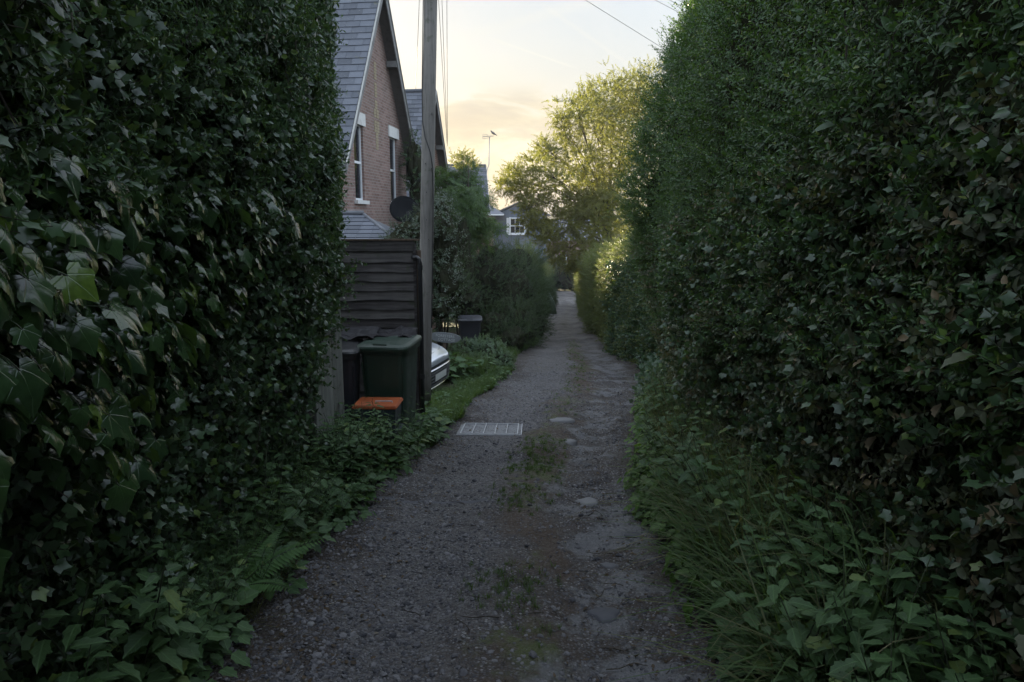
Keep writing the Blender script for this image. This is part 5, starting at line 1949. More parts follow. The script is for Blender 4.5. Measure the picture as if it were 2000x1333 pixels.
def build_far_houses():
    # blue-grey boarded house facing the camera
    D = 68.0
    bl, tr = P(962, 520, D), P(1062, 418, D)
    x0, x1 = P(963, 420, D).x, P(1068, 420, D).x
    zt = P(963, 420, D).z
    zg = -6.2
    root = empty('boarded_house', ((x0 + x1) / 2, D, zg), label='blue grey boarded house with a white sash window at the end of the view', cat='house')
    off = Vector(root.location)
    wl = MB()
    xm = (x0 + x1) / 2
    zap = P(1015, 397, D).z
    wl.poly_prism([Vector((x0, D, zg)) - off, Vector((x1, D, zg)) - off, Vector((x1, D, zt)) - off, Vector((xm, D, zap - .1)) - off, Vector((x0, D, zt)) - off], (0, 1, 0), 7)
    wl.build('wall', M['hung'], root)
    # boards as shallow laps across the front
    z = zg + .2
    bds = MB()
    while z < zt - .05:
        bds.box(Vector(((x0 + x1) / 2, D - .015, z)) - off, (x1 - x0, .03, .21), Matrix.Rotation(-.06, 3, 'X'))
        z += .22
    bds.build('boards', M['hung'], root)['kind'] = 'stuff'
    rf = MB()
    for s in (-1, 1):
        xe = xm + s * (xm - x0 + .35)
        ze = zt - .12
        rf.poly_prism([Vector((xm, D - .3, zap + .05)) - off, Vector((xe, D - .3, ze)) - off, Vector((xe, D + 7.2, ze)) - off, Vector((xm, D + 7.2, zap + .05)) - off], (0, 0, 1), .12)
    rf.build('roof', M['slate'], root)
    # sash window
    wx0, wx1 = P(997, 440, D).x, P(1024, 440, D).x
    wz0, wz1 = P(1000, 456, D).z, P(1000, 427, D).z
    w = empty('window', ((wx0 + wx1) / 2, D, wz0)); w.location = Vector(w.location) - off; w.parent = root
    fr = MB(); t = .09
    cx = 0; W_ = wx1 - wx0; H_ = wz1 - wz0
    fr.box((-W_ / 2 - .05, -.08, H_ / 2), (.16, .1, H_ + .2)); fr.box((W_ / 2 + .05, -.08, H_ / 2), (.16, .1, H_ + .2))
    fr.box((0, -.08, -.02), (W_ - .06, .1, .12)); fr.box((0, -.08, H_ + .02), (W_ - .06, .1, .12)); fr.box((0, -.08, H_ / 2), (W_ - .06, .08, .09))
    for k in (-1, 1): fr.box((k * W_ / 6, -.07, H_ / 2), (.035, .06, H_ - .1))
    fr.build('frame', M['white'], w)
    MB().box((0, -.03, H_ / 2), (W_, .03, H_)).build('pane', M['glass'], w)
    # hinged shutters pale boards at the sides
    for k in (-1, 1):
        MB().box((k * (W_ / 2 + .26), -.06, H_ / 2), (.22, .04, H_ + .1)).build('shutter', M['white'], w)
    MB().box((0, -.1, -.12), (W_ + .5, .18, .08)).build('sill', M['white'], w)
    # brown wing with hipped roof, left of it
    D2 = 66.0
    xa, xb = P(930, 420, D2).x, P(967, 420, D2).x
    ze = P(950, 419, D2).z
    zr = P(950, 390, D2).z
    r = empty('rendered_cottage', ((xa + xb) / 2, D2, zg), label='brown cottage wall and dark hipped roof between the third house and the boarded one', cat='house')
    off = Vector(r.location)
    MB().box(Vector(((xa + xb) / 2, D2 + 2, (zg + ze) / 2)) - off, (xb - xa - .4, 4, ze - zg)).build('wall', M['render'], r)
    A, B, C_, E = Vector((xa, D2 - .3, ze)), Vector((xb + .9, D2 - .3, ze)), Vector((xb + .9, D2 + 4.3, ze)), Vector((xa, D2 + 4.3, ze))
    R0, R1 = Vector((xa, D2 + 2, zr)), Vector((xb - 1.3, D2 + 2, zr))
    mb = MB(); mb.add([A - off, B - off, C_ - off, E - off, R0 - off, R1 - off], [(0, 1, 5, 4), (1, 2, 5), (2, 3, 4, 5), (3, 0, 4), (0, 3, 2, 1)])
    mb.build('roof', M['slate'], r)
    MB().box(((xb - xa) / 2 - .0, -.36, ze - off.z - .05), (1.6, .1, .1)).build('gutter', M['white'], r)
    # glimpse of a brick house beyond the hedge
    D3 = 92.0
    c = P(1100, 505, D3)
    r = empty('brick_cottage', (c.x, D3, -6), label='brick cottage glimpsed under the golden tree behind the far hedge', cat='house')
    V, F, UV = [], [], []
    z1 = P(1100, 470, D3).z + 6
    pts = [(-5, 0, 0), (5, 0, 0), (5, 0, z1), (-5, 0, z1)]
    mesh_obj('wall', pts + [(-5, 6, 0), (5, 6, 0), (5, 6, z1), (-5, 6, z1)], [(0, 1, 2, 3), (1, 5, 6, 2), (5, 4, 7, 6), (4, 0, 3, 7)], M['brick_far'], r, uv=[(p[0], p[2]) for p in pts] * 2)
    mb = MB(); mb.add([(-5.4, -.4, z1), (5.4, -.4, z1), (5.4, 6.4, z1), (-5.4, 6.4, z1), (-5.4, 3, z1 + 2.6), (5.4, 3, z1 + 2.6)], [(0, 1, 5, 4), (2, 3, 4, 5), (1, 2, 5), (3, 0, 4), (0, 3, 2, 1)])
    mb.build('roof', M['slate'], r)
    wz = P(1098, 508, D3).z + 6
    w = empty('window', (-.2, -.03, wz)); w.parent = r
    fr = MB(); fr.box((-.6, -.03, 0), (.1, .08, 1.3)); fr.box((.6, -.03, 0), (.1, .08, 1.3)); fr.box((0, -.03, .6), (1.1, .08, .1)); fr.box((0, -.03, -.6), (1.1, .08, .1)); fr.box((0, -.03, 0), (.06, .07, 1.1))
    fr.build('frame', M['white'], w)
    MB().box((0, 0, 0), (1.1, .03, 1.1)).build('pane', M['glass'], w)


def build_porch():
    """lean-to slate roof behind the fence"""
    D = 13.2
    ap = P(710, 420, 14.6)
    rf_ = P(778, 472, D)
    zE = rf_.z - .02
    root = empty('outhouse', (ap.x - .1, 14.0, float(gz(14))), label='small slate roofed outhouse with a lead hip behind the board fence', cat='outhouse')
    off = Vector(root.location)
    xl = ap.x - 1.6
    A = Vector((rf_.x, D, zE)); B = Vector((xl, D, zE)); C_ = Vector((xl, 14.6, ap.z)); Dp = Vector((ap.x, 14.6, ap.z)); E = Vector((rf_.x, 15.8, zE))
    mb = MB(); mb.add([A - off, B - off, C_ - off, Dp - off, E - off, Vector((xl, 15.8, zE)) - off], [(0, 1, 2, 3), (0, 3, 4), (4, 3, 2, 5), (0, 4, 5, 1)])
    roof = mb.build('roof', M['slate'], root)
    MB().box(Vector(((rf_.x + xl) / 2 - .1, 14.5, (zE + off.z) / 2)) - off, (rf_.x - xl - .3, 2.3, zE - off.z)).build('wall', M['brick_far'], root)
    # slates, front plane
    up = (C_ - B); run = up.length; up.normalize()
    nrm = Vector((1, 0, 0)).cross(up).normalized()
    rows = 7; ex = run / rows
    for r in range(rows):
        t0 = r / rows
        xr = A.x + (Dp.x - A.x) * (r + .5) / rows
        x = xr
        k = 0
        while x > xl and k < 7:
            w = .25 if not (k == 0 and r % 2) else .13
            b0 = Vector((x, D, zE)) + up * (r * ex); b0 = Vector((x, B.y + up.y * r * ex, zE + up.z * r * ex))
            p = [b0, b0 - Vector((w - .006, 0, 0)), b0 - Vector((w - .006, 0, 0)) + up * (ex + .03), b0 + up * (ex + .03)]
            p = [q + nrm * (.022 if i < 2 else .006) for i, q in enumerate(p)]
            p += [b0 + nrm * .002, b0 - Vector((w - .006, 0, 0)) + nrm * .002]
            me = bpy.data.meshes.new('slate')
            me.from_pydata([tuple(q - b0) for q in p], [], [(0, 1, 2, 3), (0, 4, 5, 1), (0, 3, 4), (1, 5, 2)])
            me.materials.append(M['slate'])
            ob = bpy.data.objects.new('slate', me); ob.location = b0 - off; link(ob, roof)
            x -= w; k += 1
    # slates on the hipped end, seen at a slant
    e = (Dp - A)
    hipdir = e.normalized()
    MB().tube([A - off + Vector((0, 0, .02)), Dp - off + Vector((0, 0, .02))], .03, 8).build('hip_flashing', M['lead'], roof, smooth=True)
    MB().tube([C_ - off + Vector((0, 0, .04)), Dp - off + Vector((0, 0, .04))], .045, 8).build('ridge_flashing', M['lead'], roof, smooth=True)
    # a perched bird-shaped ornament on the slope: small black vane
    c = P(717, 455, 13.6) + Vector((0, -.05, .02))


def build_dish():
    c = P(789, 409, 15.2)
    root = empty('satellite_dish', tuple(c), label='dark oval satellite dish beside the brick house wall', cat='satellite dish')
    fw = (Vector((0, 0, 1.7)) - c).normalized() + Vector((.25, 0, .12)); fw.normalize()
    R = Matrix(rrot(Vector((0, 0, 1)) - fw * fw.z, fw).tolist())
    V, F = [(0, 0, -.05)], []
    k = 28
    for j in range(1, 5):
        for q in range(k):
            an = 2 * PI * q / k; r = j / 4
            V.append((.30 * r * math.cos(an), .27 * r * math.sin(an), -.05 * (1 - r * r)))
    for q in range(k): F.append((0, 1 + q, 1 + (q + 1) % k))
    for j in range(3):
        for q in range(k): F.append((1 + j * k + q, 1 + (j + 1) * k + q, 1 + (j + 1) * k + (q + 1) % k, 1 + j * k + (q + 1) % k))
    n = len(V)
    V += [(x, y, z - .012) for x, y, z in V]
    F += [tuple(i + n for i in f)[::-1] for f in F]
    for q in range(k):
        a, b = 1 + 3 * k + q, 1 + 3 * k + (q + 1) % k
        F.append((a, a + n, b + n, b))
    V = [R @ Vector(v) for v in V]
    mesh_obj('reflector', V, F, M['dish'], root, smooth=True)
    ring = MB().tube([R @ Vector((.30 * math.cos(2 * PI * q / 32), .27 * math.sin(2 * PI * q / 32), .003)) for q in range(33)], .007, 5, False)
    ring.build('rim', M['dish'], root, smooth=True)
    e = R @ Vector((0, -.12, .32))
    MB().tube([R @ Vector((0, -.26, .0)), e], .012, 6).build('arm', M['dish'], root)
    MB().box(e, (.06, .05, .08)).build('receiver', M['black_plastic'], root, bevel=.008)
    MB().tube([R @ Vector((0, 0, -.07)), Vector((0, .35, -.12)), Vector((0, .4, -.6))], .022, 8).build('bracket', M['steel'], root, smooth=True)


def build_aerial():
    b = P(951, 345, 46.5)
    root = empty('tv_aerial', tuple(b), label='television aerial on a thin mast above the third house', cat='aerial')
    t = P(956, 268, 46.5) - b
    k = P(955, 322, 46.5) - b
    MB().tube([(0, 0, 0), (0.0, 0, .35), k, t], .03, 6).build('mast', M['steel'], root, smooth=True)
    boom = MB().tube([t + Vector((-.42, 0, .03)), t + Vector((.28, 0, .06))], .018, 5)
    boom.build('boom', M['steel'], root)
    el = MB()
    for i in range(6):
        x = -.4 + i * .09
        el.tube([t + Vector((x, -.15, .03 + .02 * i / 6)), t + Vector((x, .15, .03 + .02 * i / 6))], .008, 4)
        el.tube([t + Vector((x, 0, -.06)), t + Vector((x, 0, .13))], .007, 4)
    el.tube([t + Vector((-.42, 0, -.11)), t + Vector((-.42, 0, .17)), t + Vector((-.12, 0, .15)), t + Vector((-.12, 0, -.09)), t + Vector((-.42, 0, -.11))], .012, 4)
    el.build('elements', M['steel'], root)
    # pigeon
    p = P(961.5, 262, 46.5) + Vector((.05, 0, .02))
    bird = empty('pigeon', tuple(p), label='grey pigeon perched on the end of the television aerial', cat='bird')
    pts = [(-.13, 0, .14), (-.09, 0, .10), (-.03, 0, .05), (.05, 0, .0), (.13, 0, -.05), (.24, 0, -.11)]
    rs = [.035, .045, .075, .07, .035, .02]
    MB().tube(pts, rs, 10).build('body', M['feather'], bird, smooth=True)
    MB().tube([(-.15, 0, .17), (-.12, 0, .165), (-.09, 0, .13)], [.02, .035, .03], 8).build('head', M['feather'], bird, smooth=True)
    MB().tube([(-.2, 0, .16), (-.15, 0, .168)], [.003, .009], 5).build('beak', M['black_plastic'], bird)
    w = MB()
    for s in (-1, 1): w.add([(-.05, s * .07, .07), (.08, s * .065, .02), (.2, s * .02, -.09), (.02, s * .085, -.02)], [(0, 1, 2, 3)])
    w.build('wings', M['feather'], bird)
    lg = MB()
    for s in (-1, 1): lg.tube([(0, s * .02, .0), (0, s * .02, -.07)], .006, 4)
    lg.build('legs', M['post'], bird)


def build_pole():
    b = P(829, 740, 9.3); t0 = P(841, 0, 9.3)
    d = (t0 - b) / (t0.z - b.z)
    zb, zt = float(gz(9.3)) - .1, 5.75
    base = b + d * (zb - b.z); top = b + d * (zt - b.z)
    root = empty('telegraph_pole', tuple(base), label='weathered wooden telegraph pole standing beside the board fence', cat='telegraph pole')
    n = 10
    MB().tube([(top - base) * (i / n) for i in range(n + 1)], [.092 - .013 * i / n for i in range(n + 1)], 20).build('shaft', M['pole'], root, smooth=True)
    cap = MB().tube([(top - base) + Vector((0, 0, .0)), (top - base) + Vector((0, 0, .05))], [.09, .03], 12); cap.build('cap', M['steel'], root)
    ax = top - base
    # cable wandering down
    pts = []
    for (px, py, off_) in ((823, -150, -.08), (823, 0, -.084), (822, 60, -.086), (821, 180, -.082), (822, 240, -.07), (830, 270, -.03), (838, 300, .04), (842, 330, .07), (843, 400, .082), (842, 560, .086), (841, 640, .088)):
        z = P(828, py, 9.3).z
        c = (base + ax * ((z - base.z) / ax.z)) - base
        pts.append(c + Vector((off_, -math.sqrt(max(.0001, .094 ** 2 - off_ ** 2)) , 0)))
    MB().tube(pts, .006, 6).build('cable', M['cable'], root, smooth=True)
    st = MB()
    for (px, py) in ((829, 320), (832, 376), (840, 222), (841, 330), (833, 430), (838, 468)):
        z = P(px, py, 9.2).z; c = (base + ax * ((z - base.z) / ax.z)) - base
        x = (px - 832) / FPX * 9.2
        st.tube([c + Vector((x, -.07, 0)), c + Vector((x, -.105, 0))], .007, 6)
    st.build('bolt', M['black_plastic'], root)
    # guard strip on the lower part
    sl = MB()
    return top


def build_wires(top):
    T0 = top + Vector((0, 0, -.35))

    def wire(end, sag, label, off=(0, 0, 0)):
        a = T0 + Vector(off)
        pts = []
        for i in range(17):
            t = i / 16
            p = a.lerp(end, t); p.z -= sag * 4 * t * (1 - t)
            pts.append(p)
        r = .004
        o = MB().tube(pts, [r + .004 * i / 16 for i in range(17)], 5).build('overhead_wire', M['cable'], smooth=True)
        tag(o, label, 'wire', 'overhead wires from the telegraph pole')
    e2 = P(873, 281, 31)
    wire(e2, .05, 'overhead wire closest to the pole running down to the middle house gable')
    wire(e2 + Vector((.02, 0, -.1)), .12, 'overhead wire just right of the one closest to the pole', (.06, 0, .1))
    wire(P(874, 277, 31), .02, 'thin outermost wire running from the pole to the middle house', (.16, 0, .2))
    wire(P(812, 180, 28), .02, 'overhead wire passing left of the pole to the middle house ridge', (-.12, 0, .05))
    wire(P(1300, 98, 26), .0, 'overhead wire crossing the sky to the right hedge', (0, 0, 0))
    wire(P(1330, 27, 26), .0, 'upper overhead wire at the top edge above the right hedge', (0, 0, .25))
    wire(P(1345, 20, 26), .0, 'topmost short stretch of wire above the right hedge', (0, 0, .32))


def build_fence():
    D = 8.25
    xr = P(814, 560, D).x
    xl = xr - 1.75
    zt = P(760, 470, D).z
    zb = float(gz(D)) + .05
    root = empty('board_fence', (xr, D, zb), label='dark weathered fence of overlapping horizontal boards behind the bins', cat='fence')
    off = Vector(root.location)
    hb = .108
    n = int((zt - .13 - zb) / hb)
    rg = random.Random(4)
    for i in range(n + 1):
        z = zt - .13 - (i + .5) * hb
        V, F = [], []
        k = 18
        for q in range(k + 1):
            x = xl + (xr - .03 - xl) * q / k
            w = .006 * math.sin(q * .9 + i * 2) + rg.uniform(-.004, .004)
            V += [(x, -.034 + rg.uniform(-.002, .002), -hb / 2 - .012 + w), (x, -.012, hb / 2 + .004), (x, .0, hb / 2 + .004), (x, .0, -hb / 2 - .012 + w)]
        for q in range(k):
            for m in range(4):
                F.append((q * 4 + m, q * 4 + (m + 1) % 4, q * 4 + 4 + (m + 1) % 4, q * 4 + 4 + m))
        F += [(0, 3, 2, 1), (k * 4, k * 4 + 1, k * 4 + 2, k * 4 + 3)]
        V = [(a - off.x, b, c) for a, b, c in V]
        o = mesh_obj('board', V, F, M['fence_dark'], root)
        o.location = (0, 0, z - off.z)
        o.rotation_euler = (0, rg.uniform(-.004, .004), 0)
    o = MB().box((-(xr - xl) / 2, -.018, zt - .065 - off.z), (xr - xl - .03, .03, .12)).build('top_board', M['fence_dark'], root, bevel=.004)
    MB().box((-(xr - xl) / 2 + .02, -.01, zt + .006 - off.z), (xr - xl + .05, .075, .02)).build('coping', M['post'], root, bevel=.004)
    MB().box((-.012, -.022, (zt - zb) / 2 - .01), (.034, .05, zt - zb - .03)).build('end_batten', M['fence_dark'], root, bevel=.004)
    MB().box((.032, .0, (zt - zb) / 2 - .06), (.045, .08, zt - zb - .1)).build('post', M['post'], root, bevel=.005)
    MB().box((-(xr - xl), .05, (zt - zb) / 2), (.09, .09, zt - zb)).build('post', M['post'], root, bevel=.006)
    # black pipe with a bend at its top
    x0 = P(821, 560, 8.15).x
    ztp = P(821, 503, 8.15).z
    pp = empty('drainpipe', (x0, 8.15, zb), label='black drainpipe with a bent top between the fence and the pole', cat='drainpipe')
    zz_ = ztp - zb
    MB().tube([(0, 0, 0), (0, 0, zz_ - .06), (-.008, 0, zz_ - .025), (-.03, 0, zz_ - .004), (-.09, 0.03, zz_)], .026, 12).build('pipe', M['black_plastic'], pp, smooth=True)
    MB().tube([(0, 0, zz_ - .14), (0, 0, zz_ - .09)], .032, 12).build('collar', M['black_plastic'], pp)
    MB().tube([(0, 0, .6), (0, 0, .65)], .032, 12).build('collar', M['black_plastic'], pp)
    # pale vertical boards along the lane in front of the bins
    f2 = empty('paling_fence', (-1.66, 5.6, float(gz(5.6))), label='pale grey upright boards under the ivy in front of the bins', cat='fence')
    off = Vector(f2.location)
    k = 4
    A, B = P(607, 700, 5.75), P(662, 700, 6.5)
    for i in range(k):
        t = (i + .5) / k
        c = A.lerp(B, t); c.z = 0
        ang = math.atan2(B.y - A.y, B.x - A.x)
        w = (B - A).length / k
        H = 1.55
        g0 = float(gz(c.y))
        cc = Vector((c.x, c.y, g0 + H / 2 - .02)) - off
        R = Matrix.Rotation(ang, 3, 'Z') @ Matrix.Rotation(.10 * (-1) ** i, 3, 'Z')
        MB().box(cc + Vector((u(-.012, .012), 0, u(-.04, .04))), (w * 1.12, .018, H), R).build('board', M['fence_pale'], f2, bevel=.003)
    # end post facing the camera
    e = P(657, 700, 6.6); g0 = float(gz(6.6))
    MB().box(Vector((e.x - .005, 6.64, g0 + .85)) - off, (.085, .09, 1.7)).build('post', M['fence_pale'], f2, bevel=.006)
    MB().box((A.lerp(B, .5) - off) * 1 + Vector((-.04, .02, -.55)), ((B - A).length, .04, .08), Matrix.Rotation(math.atan2(B.y - A.y, B.x - A.x), 3, 'Z')).build('rail', M['fence_pale'], f2)


def wheelie_bin(loc, rz, mat, label, w=.58, dpt=.70, h=1.05, lidmat=None, lid_open=0, front_handle=True):
    root = empty('wheelie_bin', loc, rz, label=label, cat='wheelie bin', group='wheelie bins')
    # body: tapering rounded shell, front towards -Y
    V, F = [], []
    lv = [(0.0, .80, .70), (.08, .82, .72), (.75, .93, .88), (.90, .96, .93), (.905, 1.04, 1.0), (.945, 1.05, 1.01)]
    k = 24
    H = h - .07
    for (t, sx_, sy_) in lv:
        for q in range(k):
            an = 2 * PI * q / k
            c, s = math.cos(an), math.sin(an)
            x = math.copysign(abs(c) ** .28, c) * w / 2 * .94 * sx_
            y = math.copysign(abs(s) ** .28, s) * dpt / 2 * .92 * sy_
            V.append((x, y + (1 - sy_) * -.04, t * H + .03))
    for j in range(len(lv) - 1):
        for q in range(k): F.append((j * k + q, j * k + (q + 1) % k, (j + 1) * k + (q + 1) % k, (j + 1) * k + q))
    F.append(tuple(range(k))[::-1]); F.append(tuple(range((len(lv) - 1) * k, len(lv) * k)))
    body = mesh_obj('body', V, F, mat, root)
    # shallow front panel ribs
    rb = MB()
    for s in (-1, 1):
        rb.tube([(s * w * .33, -dpt * .335, .12), (s * w * .40, -dpt * .425, H * .86)], .008, 5)
    rb.build('rib', mat, root)
    # lid: domed, overhanging
    V, F = [], []
    lv = [(0, 1.0), (.028, 1.015), (.045, .99), (.062, .86), (.070, .55)]
    for (t, s_) in lv:
        for q in range(k):
            an = 2 * PI * q / k
            c, s = math.cos(an), math.sin(an)
            x = math.copysign(abs(c) ** .3, c) * w / 2 * 1.03 * s_
            y = math.copysign(abs(s) ** .3, s) * dpt / 2 * 1.03 * s_
            V.append((x, y, t + .02 * (y / dpt)))
    for j in range(len(lv) - 1):
        for q in range(k): F.append((j * k + q, j * k + (q + 1) % k, (j + 1) * k + (q + 1) % k, (j + 1) * k + q))
    F.append(tuple(range(k))[::-1]); F.append(tuple(range((len(lv) - 1) * k, len(lv) * k)))
    lid = mesh_obj('lid', V, F, lidmat or mat, root)
    lid.location = (0, 0, H * .945 + .034)
    hd = MB().tube([(-w * .42, dpt * .46, h - .10), (-w * .42, dpt * .54, h - .06), (w * .42, dpt * .54, h - .06), (w * .42, dpt * .46, h - .10)], .014, 8)
    hd.build('handle', mat, root, smooth=True)
    if front_handle:
        MB().tube([(-w * .13, -dpt * .52, h - .03), (w * .13, -dpt * .52, h - .03)], .010, 6).build('grip', lidmat or mat, lid).location = -lid.location
    for s in (-1, 1):
        wh = MB().tube([(s * w * .40, dpt * .34, .1), (s * w * .48, dpt * .34, .1)], .1, 18)
        wh.build('wheel', M['tyre'], root)
    MB().tube([(-w * .42, dpt * .34, .1), (w * .42, dpt * .34, .1)], .012, 8).build('axle', M['steel'], root)
    return root


def build_bins():
    g = lambda y: float(gz(y))
    wheelie_bin((-1.275, 7.40, g(7.4) + .06), -.12, M['green_plastic'], 'dark green wheelie bin standing in front of the board fence', w=.53, h=1.13)
    wheelie_bin((-1.82, 7.25, g(7.25) + .05), .12, M['grey_plastic'], 'dark grey wheelie bin half hidden behind the pale upright boards', lidmat=M['black_plastic'], w=.53, h=1.10)
    c = P(917, 640, 17.2)
    b = wheelie_bin((c.x, 17.4, g(17.4) - .05), .06, M['grey_plastic'], 'dark wheelie bin standing by the big shrub further down the lane')
    # crumpled roofing felt sheets over the bins' back edge
    for (px, py, w, dd, lab, sd, dep) in ((758, 655, .60, .30, 'crumpled black roofing felt sheet resting on the green bin', 1, 7.62), (690, 656, .5, .30, 'crumpled black felt sheet draped over the grey bin', 2, 7.5)):
        c = P(px, py, dep)
        n = 14
        V, F = [], []
        for j in range(8):
            for i in range(n):
                x = (i / (n - 1) - .5) * w; y = (j / 7 - .5) * dd
                z = .030 * float(fbm(np.array([x * 9 + sd * 3]), np.array([y * 12]))[0]) - .25 * max(0, abs(x) - w * .42) + .06 * (j / 7)
                V.append((x + .01 * math.sin(j * 2 + i), y, z))
        for j in range(7):
            for i in range(n - 1): F.append((j * n + i, j * n + i + 1, (j + 1) * n + i + 1, (j + 1) * n + i))
        nn = len(V)
        V += [(x, y, z - .008) for x, y, z in V]
        F += [tuple(i + nn for i in f)[::-1] for f in F]
        o = mesh_obj('felt_sheet', V, F, M['felt'])
        o.location = c; o.rotation_euler = (.02, 0, -.1)
        tag(o, lab, 'sheet')
    # two stacked recycling boxes, the upper with an orange lid
    base = P(736, 785, 6.72)
    zt = base.z
    z0 = g(6.7)
    def box_(z, lid):
        r = empty('recycling_box', (base.x, 6.78, z), -.04, label=('dull blue recycling box with an orange lid in front of the green bin' if lid else 'dull blue recycling box under the one with the orange lid'), cat='recycling box')
        MB().box((0, 0, .15), (.36, .30, .30), taper=1.12).build('body', M['blue_plastic'], r, bevel=.01)
        MB().box((0, 0, .30), (.43, .36, .02)).build('rim', M['blue_plastic'] if not lid else M['orange_plastic'], r, bevel=.006)
        if lid:
            MB().box((0, 0, .317), (.43, .36, .014), taper=.96).build('lid', M['orange_plastic'], r, bevel=.008)
            MB().tube([(.0, -.10, .335), (.0, -.10, .352), (.16, -.10, .352), (.16, -.10, .335)], .006, 6).build('handle', M['metal_white'], r)
    h1 = zt - z0 - .335
    box_(z0 + max(0.0, h1 - .33), False)
    box_(zt - .335, True)


def build_grate():
    c = G(958, 838)
    s = math.atan(SLOPE)
    root = empty('drain_grate', (c.x, c.y, float(lane_z(c.x, c.y)) + .010), label='worn whitish metal drain grate of six bars set in the lane', cat='drain grate')
    root.rotation_euler = (-s, 0, -.03)
    Wd, L = .66, .62
    MB().box((0, 0, -.016), (Wd + .10, L + .08, .02)).build('bed', M['concrete'], root)
    fr = MB()
    for sx_ in (-1, 1): fr.box((sx_ * Wd / 2, 0, .004), (.011, L, .016))
    for sy_ in (-1, 1): fr.box((0, sy_ * L / 2, .004), (Wd + .011, .011, .016))
    fr.box((Wd / 2 + .045, 0, 0), (.009, L + .04, .014)); fr.box((.02, -L / 2 - .035, 0), (Wd + .06, .009, .014))
    fr.build('frame', M['metal_white'], root)
    for i in range(1, 5):
        MB().box((-Wd / 2 + Wd * i / 5, 0, .003), (.009, L - .016, .014)).build('bar', M['metal_white'], root)
    n = 500
    p = np.stack([RNG.uniform(-Wd / 2, Wd / 2, n), RNG.uniform(-L / 2, L / 2, n), np.full(n, -.007)], 1)
    sc = scatter('gravel_fill', 'pebble', p, orient_up(n, .4), RNG.uniform(.003, .008, n), root)
    # pale strip of mortar running across the lane
    V, F = [], []
    n = 40
    for i in range(n):
        x = -1.15 + .95 * i / (n - 1); y = G(800, 970).y + .006 * math.sin(i * .5) + .004 * random.random()
        w = .03 + .012 * random.random()
        V += [(x, y - w, float(lane_z(x, y - w)) - .004), (x, y, float(lane_z(x, y)) + .010), (x, y + w, float(lane_z(x, y + w)) - .004)]
    for i in range(n - 1):
        a = i * 3
        F += [(a, a + 3, a + 4, a + 1), (a + 1, a + 4, a + 5, a + 2)]
    o = mesh_obj('concrete_strip', V, F, M['rock'], smooth=True)
    tag(o, 'thin pale concrete edge running across the left half of the lane', 'kerb')


def build_sign():
    c = P(869, 660, 12.4)
    root = empty('name_sign', tuple(c), -.05, label='oval grey slate name sign lettered in white beyond the car bonnet', cat='sign')
    root.rotation_euler = (0, 0.09, -.05)
    pts = []
    for q in range(28):
        an = 2 * PI * q / 28
        pts.append(Vector((.275 * math.cos(an) * (1 + .04 * math.sin(3 * an)), 0, .098 * math.sin(an) * (1 + .08 * math.cos(2 * an)))))
    MB().poly_prism(pts, (0, 1, 0), .025).build('board', M['slate_sign'], root)
    MB().box((0.0, .035, -.35), (.05, .03, .6)).build('stake', M['post'], root)
    for (txt, z, x) in (('FORESTERS', .008, 0), ('COTTAGE', -.058, .03)):
        cu_ = bpy.data.curves.new('lettering', 'FONT')
        cu_.body = txt; cu_.size = .066; cu_.align_x = 'CENTER'; cu_.extrude = .0015
        cu_.materials.append(M['lettering'])
        tmp = bpy.data.objects.new('lettering_curve', cu_)
        COL.objects.link(tmp)
        me = bpy.data.meshes.new_from_object(tmp.evaluated_get(bpy.context.evaluated_depsgraph_get()))
        bpy.data.objects.remove(tmp)
        me.name = 'lettering'
        o = bpy.data.objects.new('lettering', me)
        o.location = (x, -.004, z); o.rotation_euler = (PI / 2, 0, 0)
        link(o, root)
        o['label'] = 'white painted lettering'


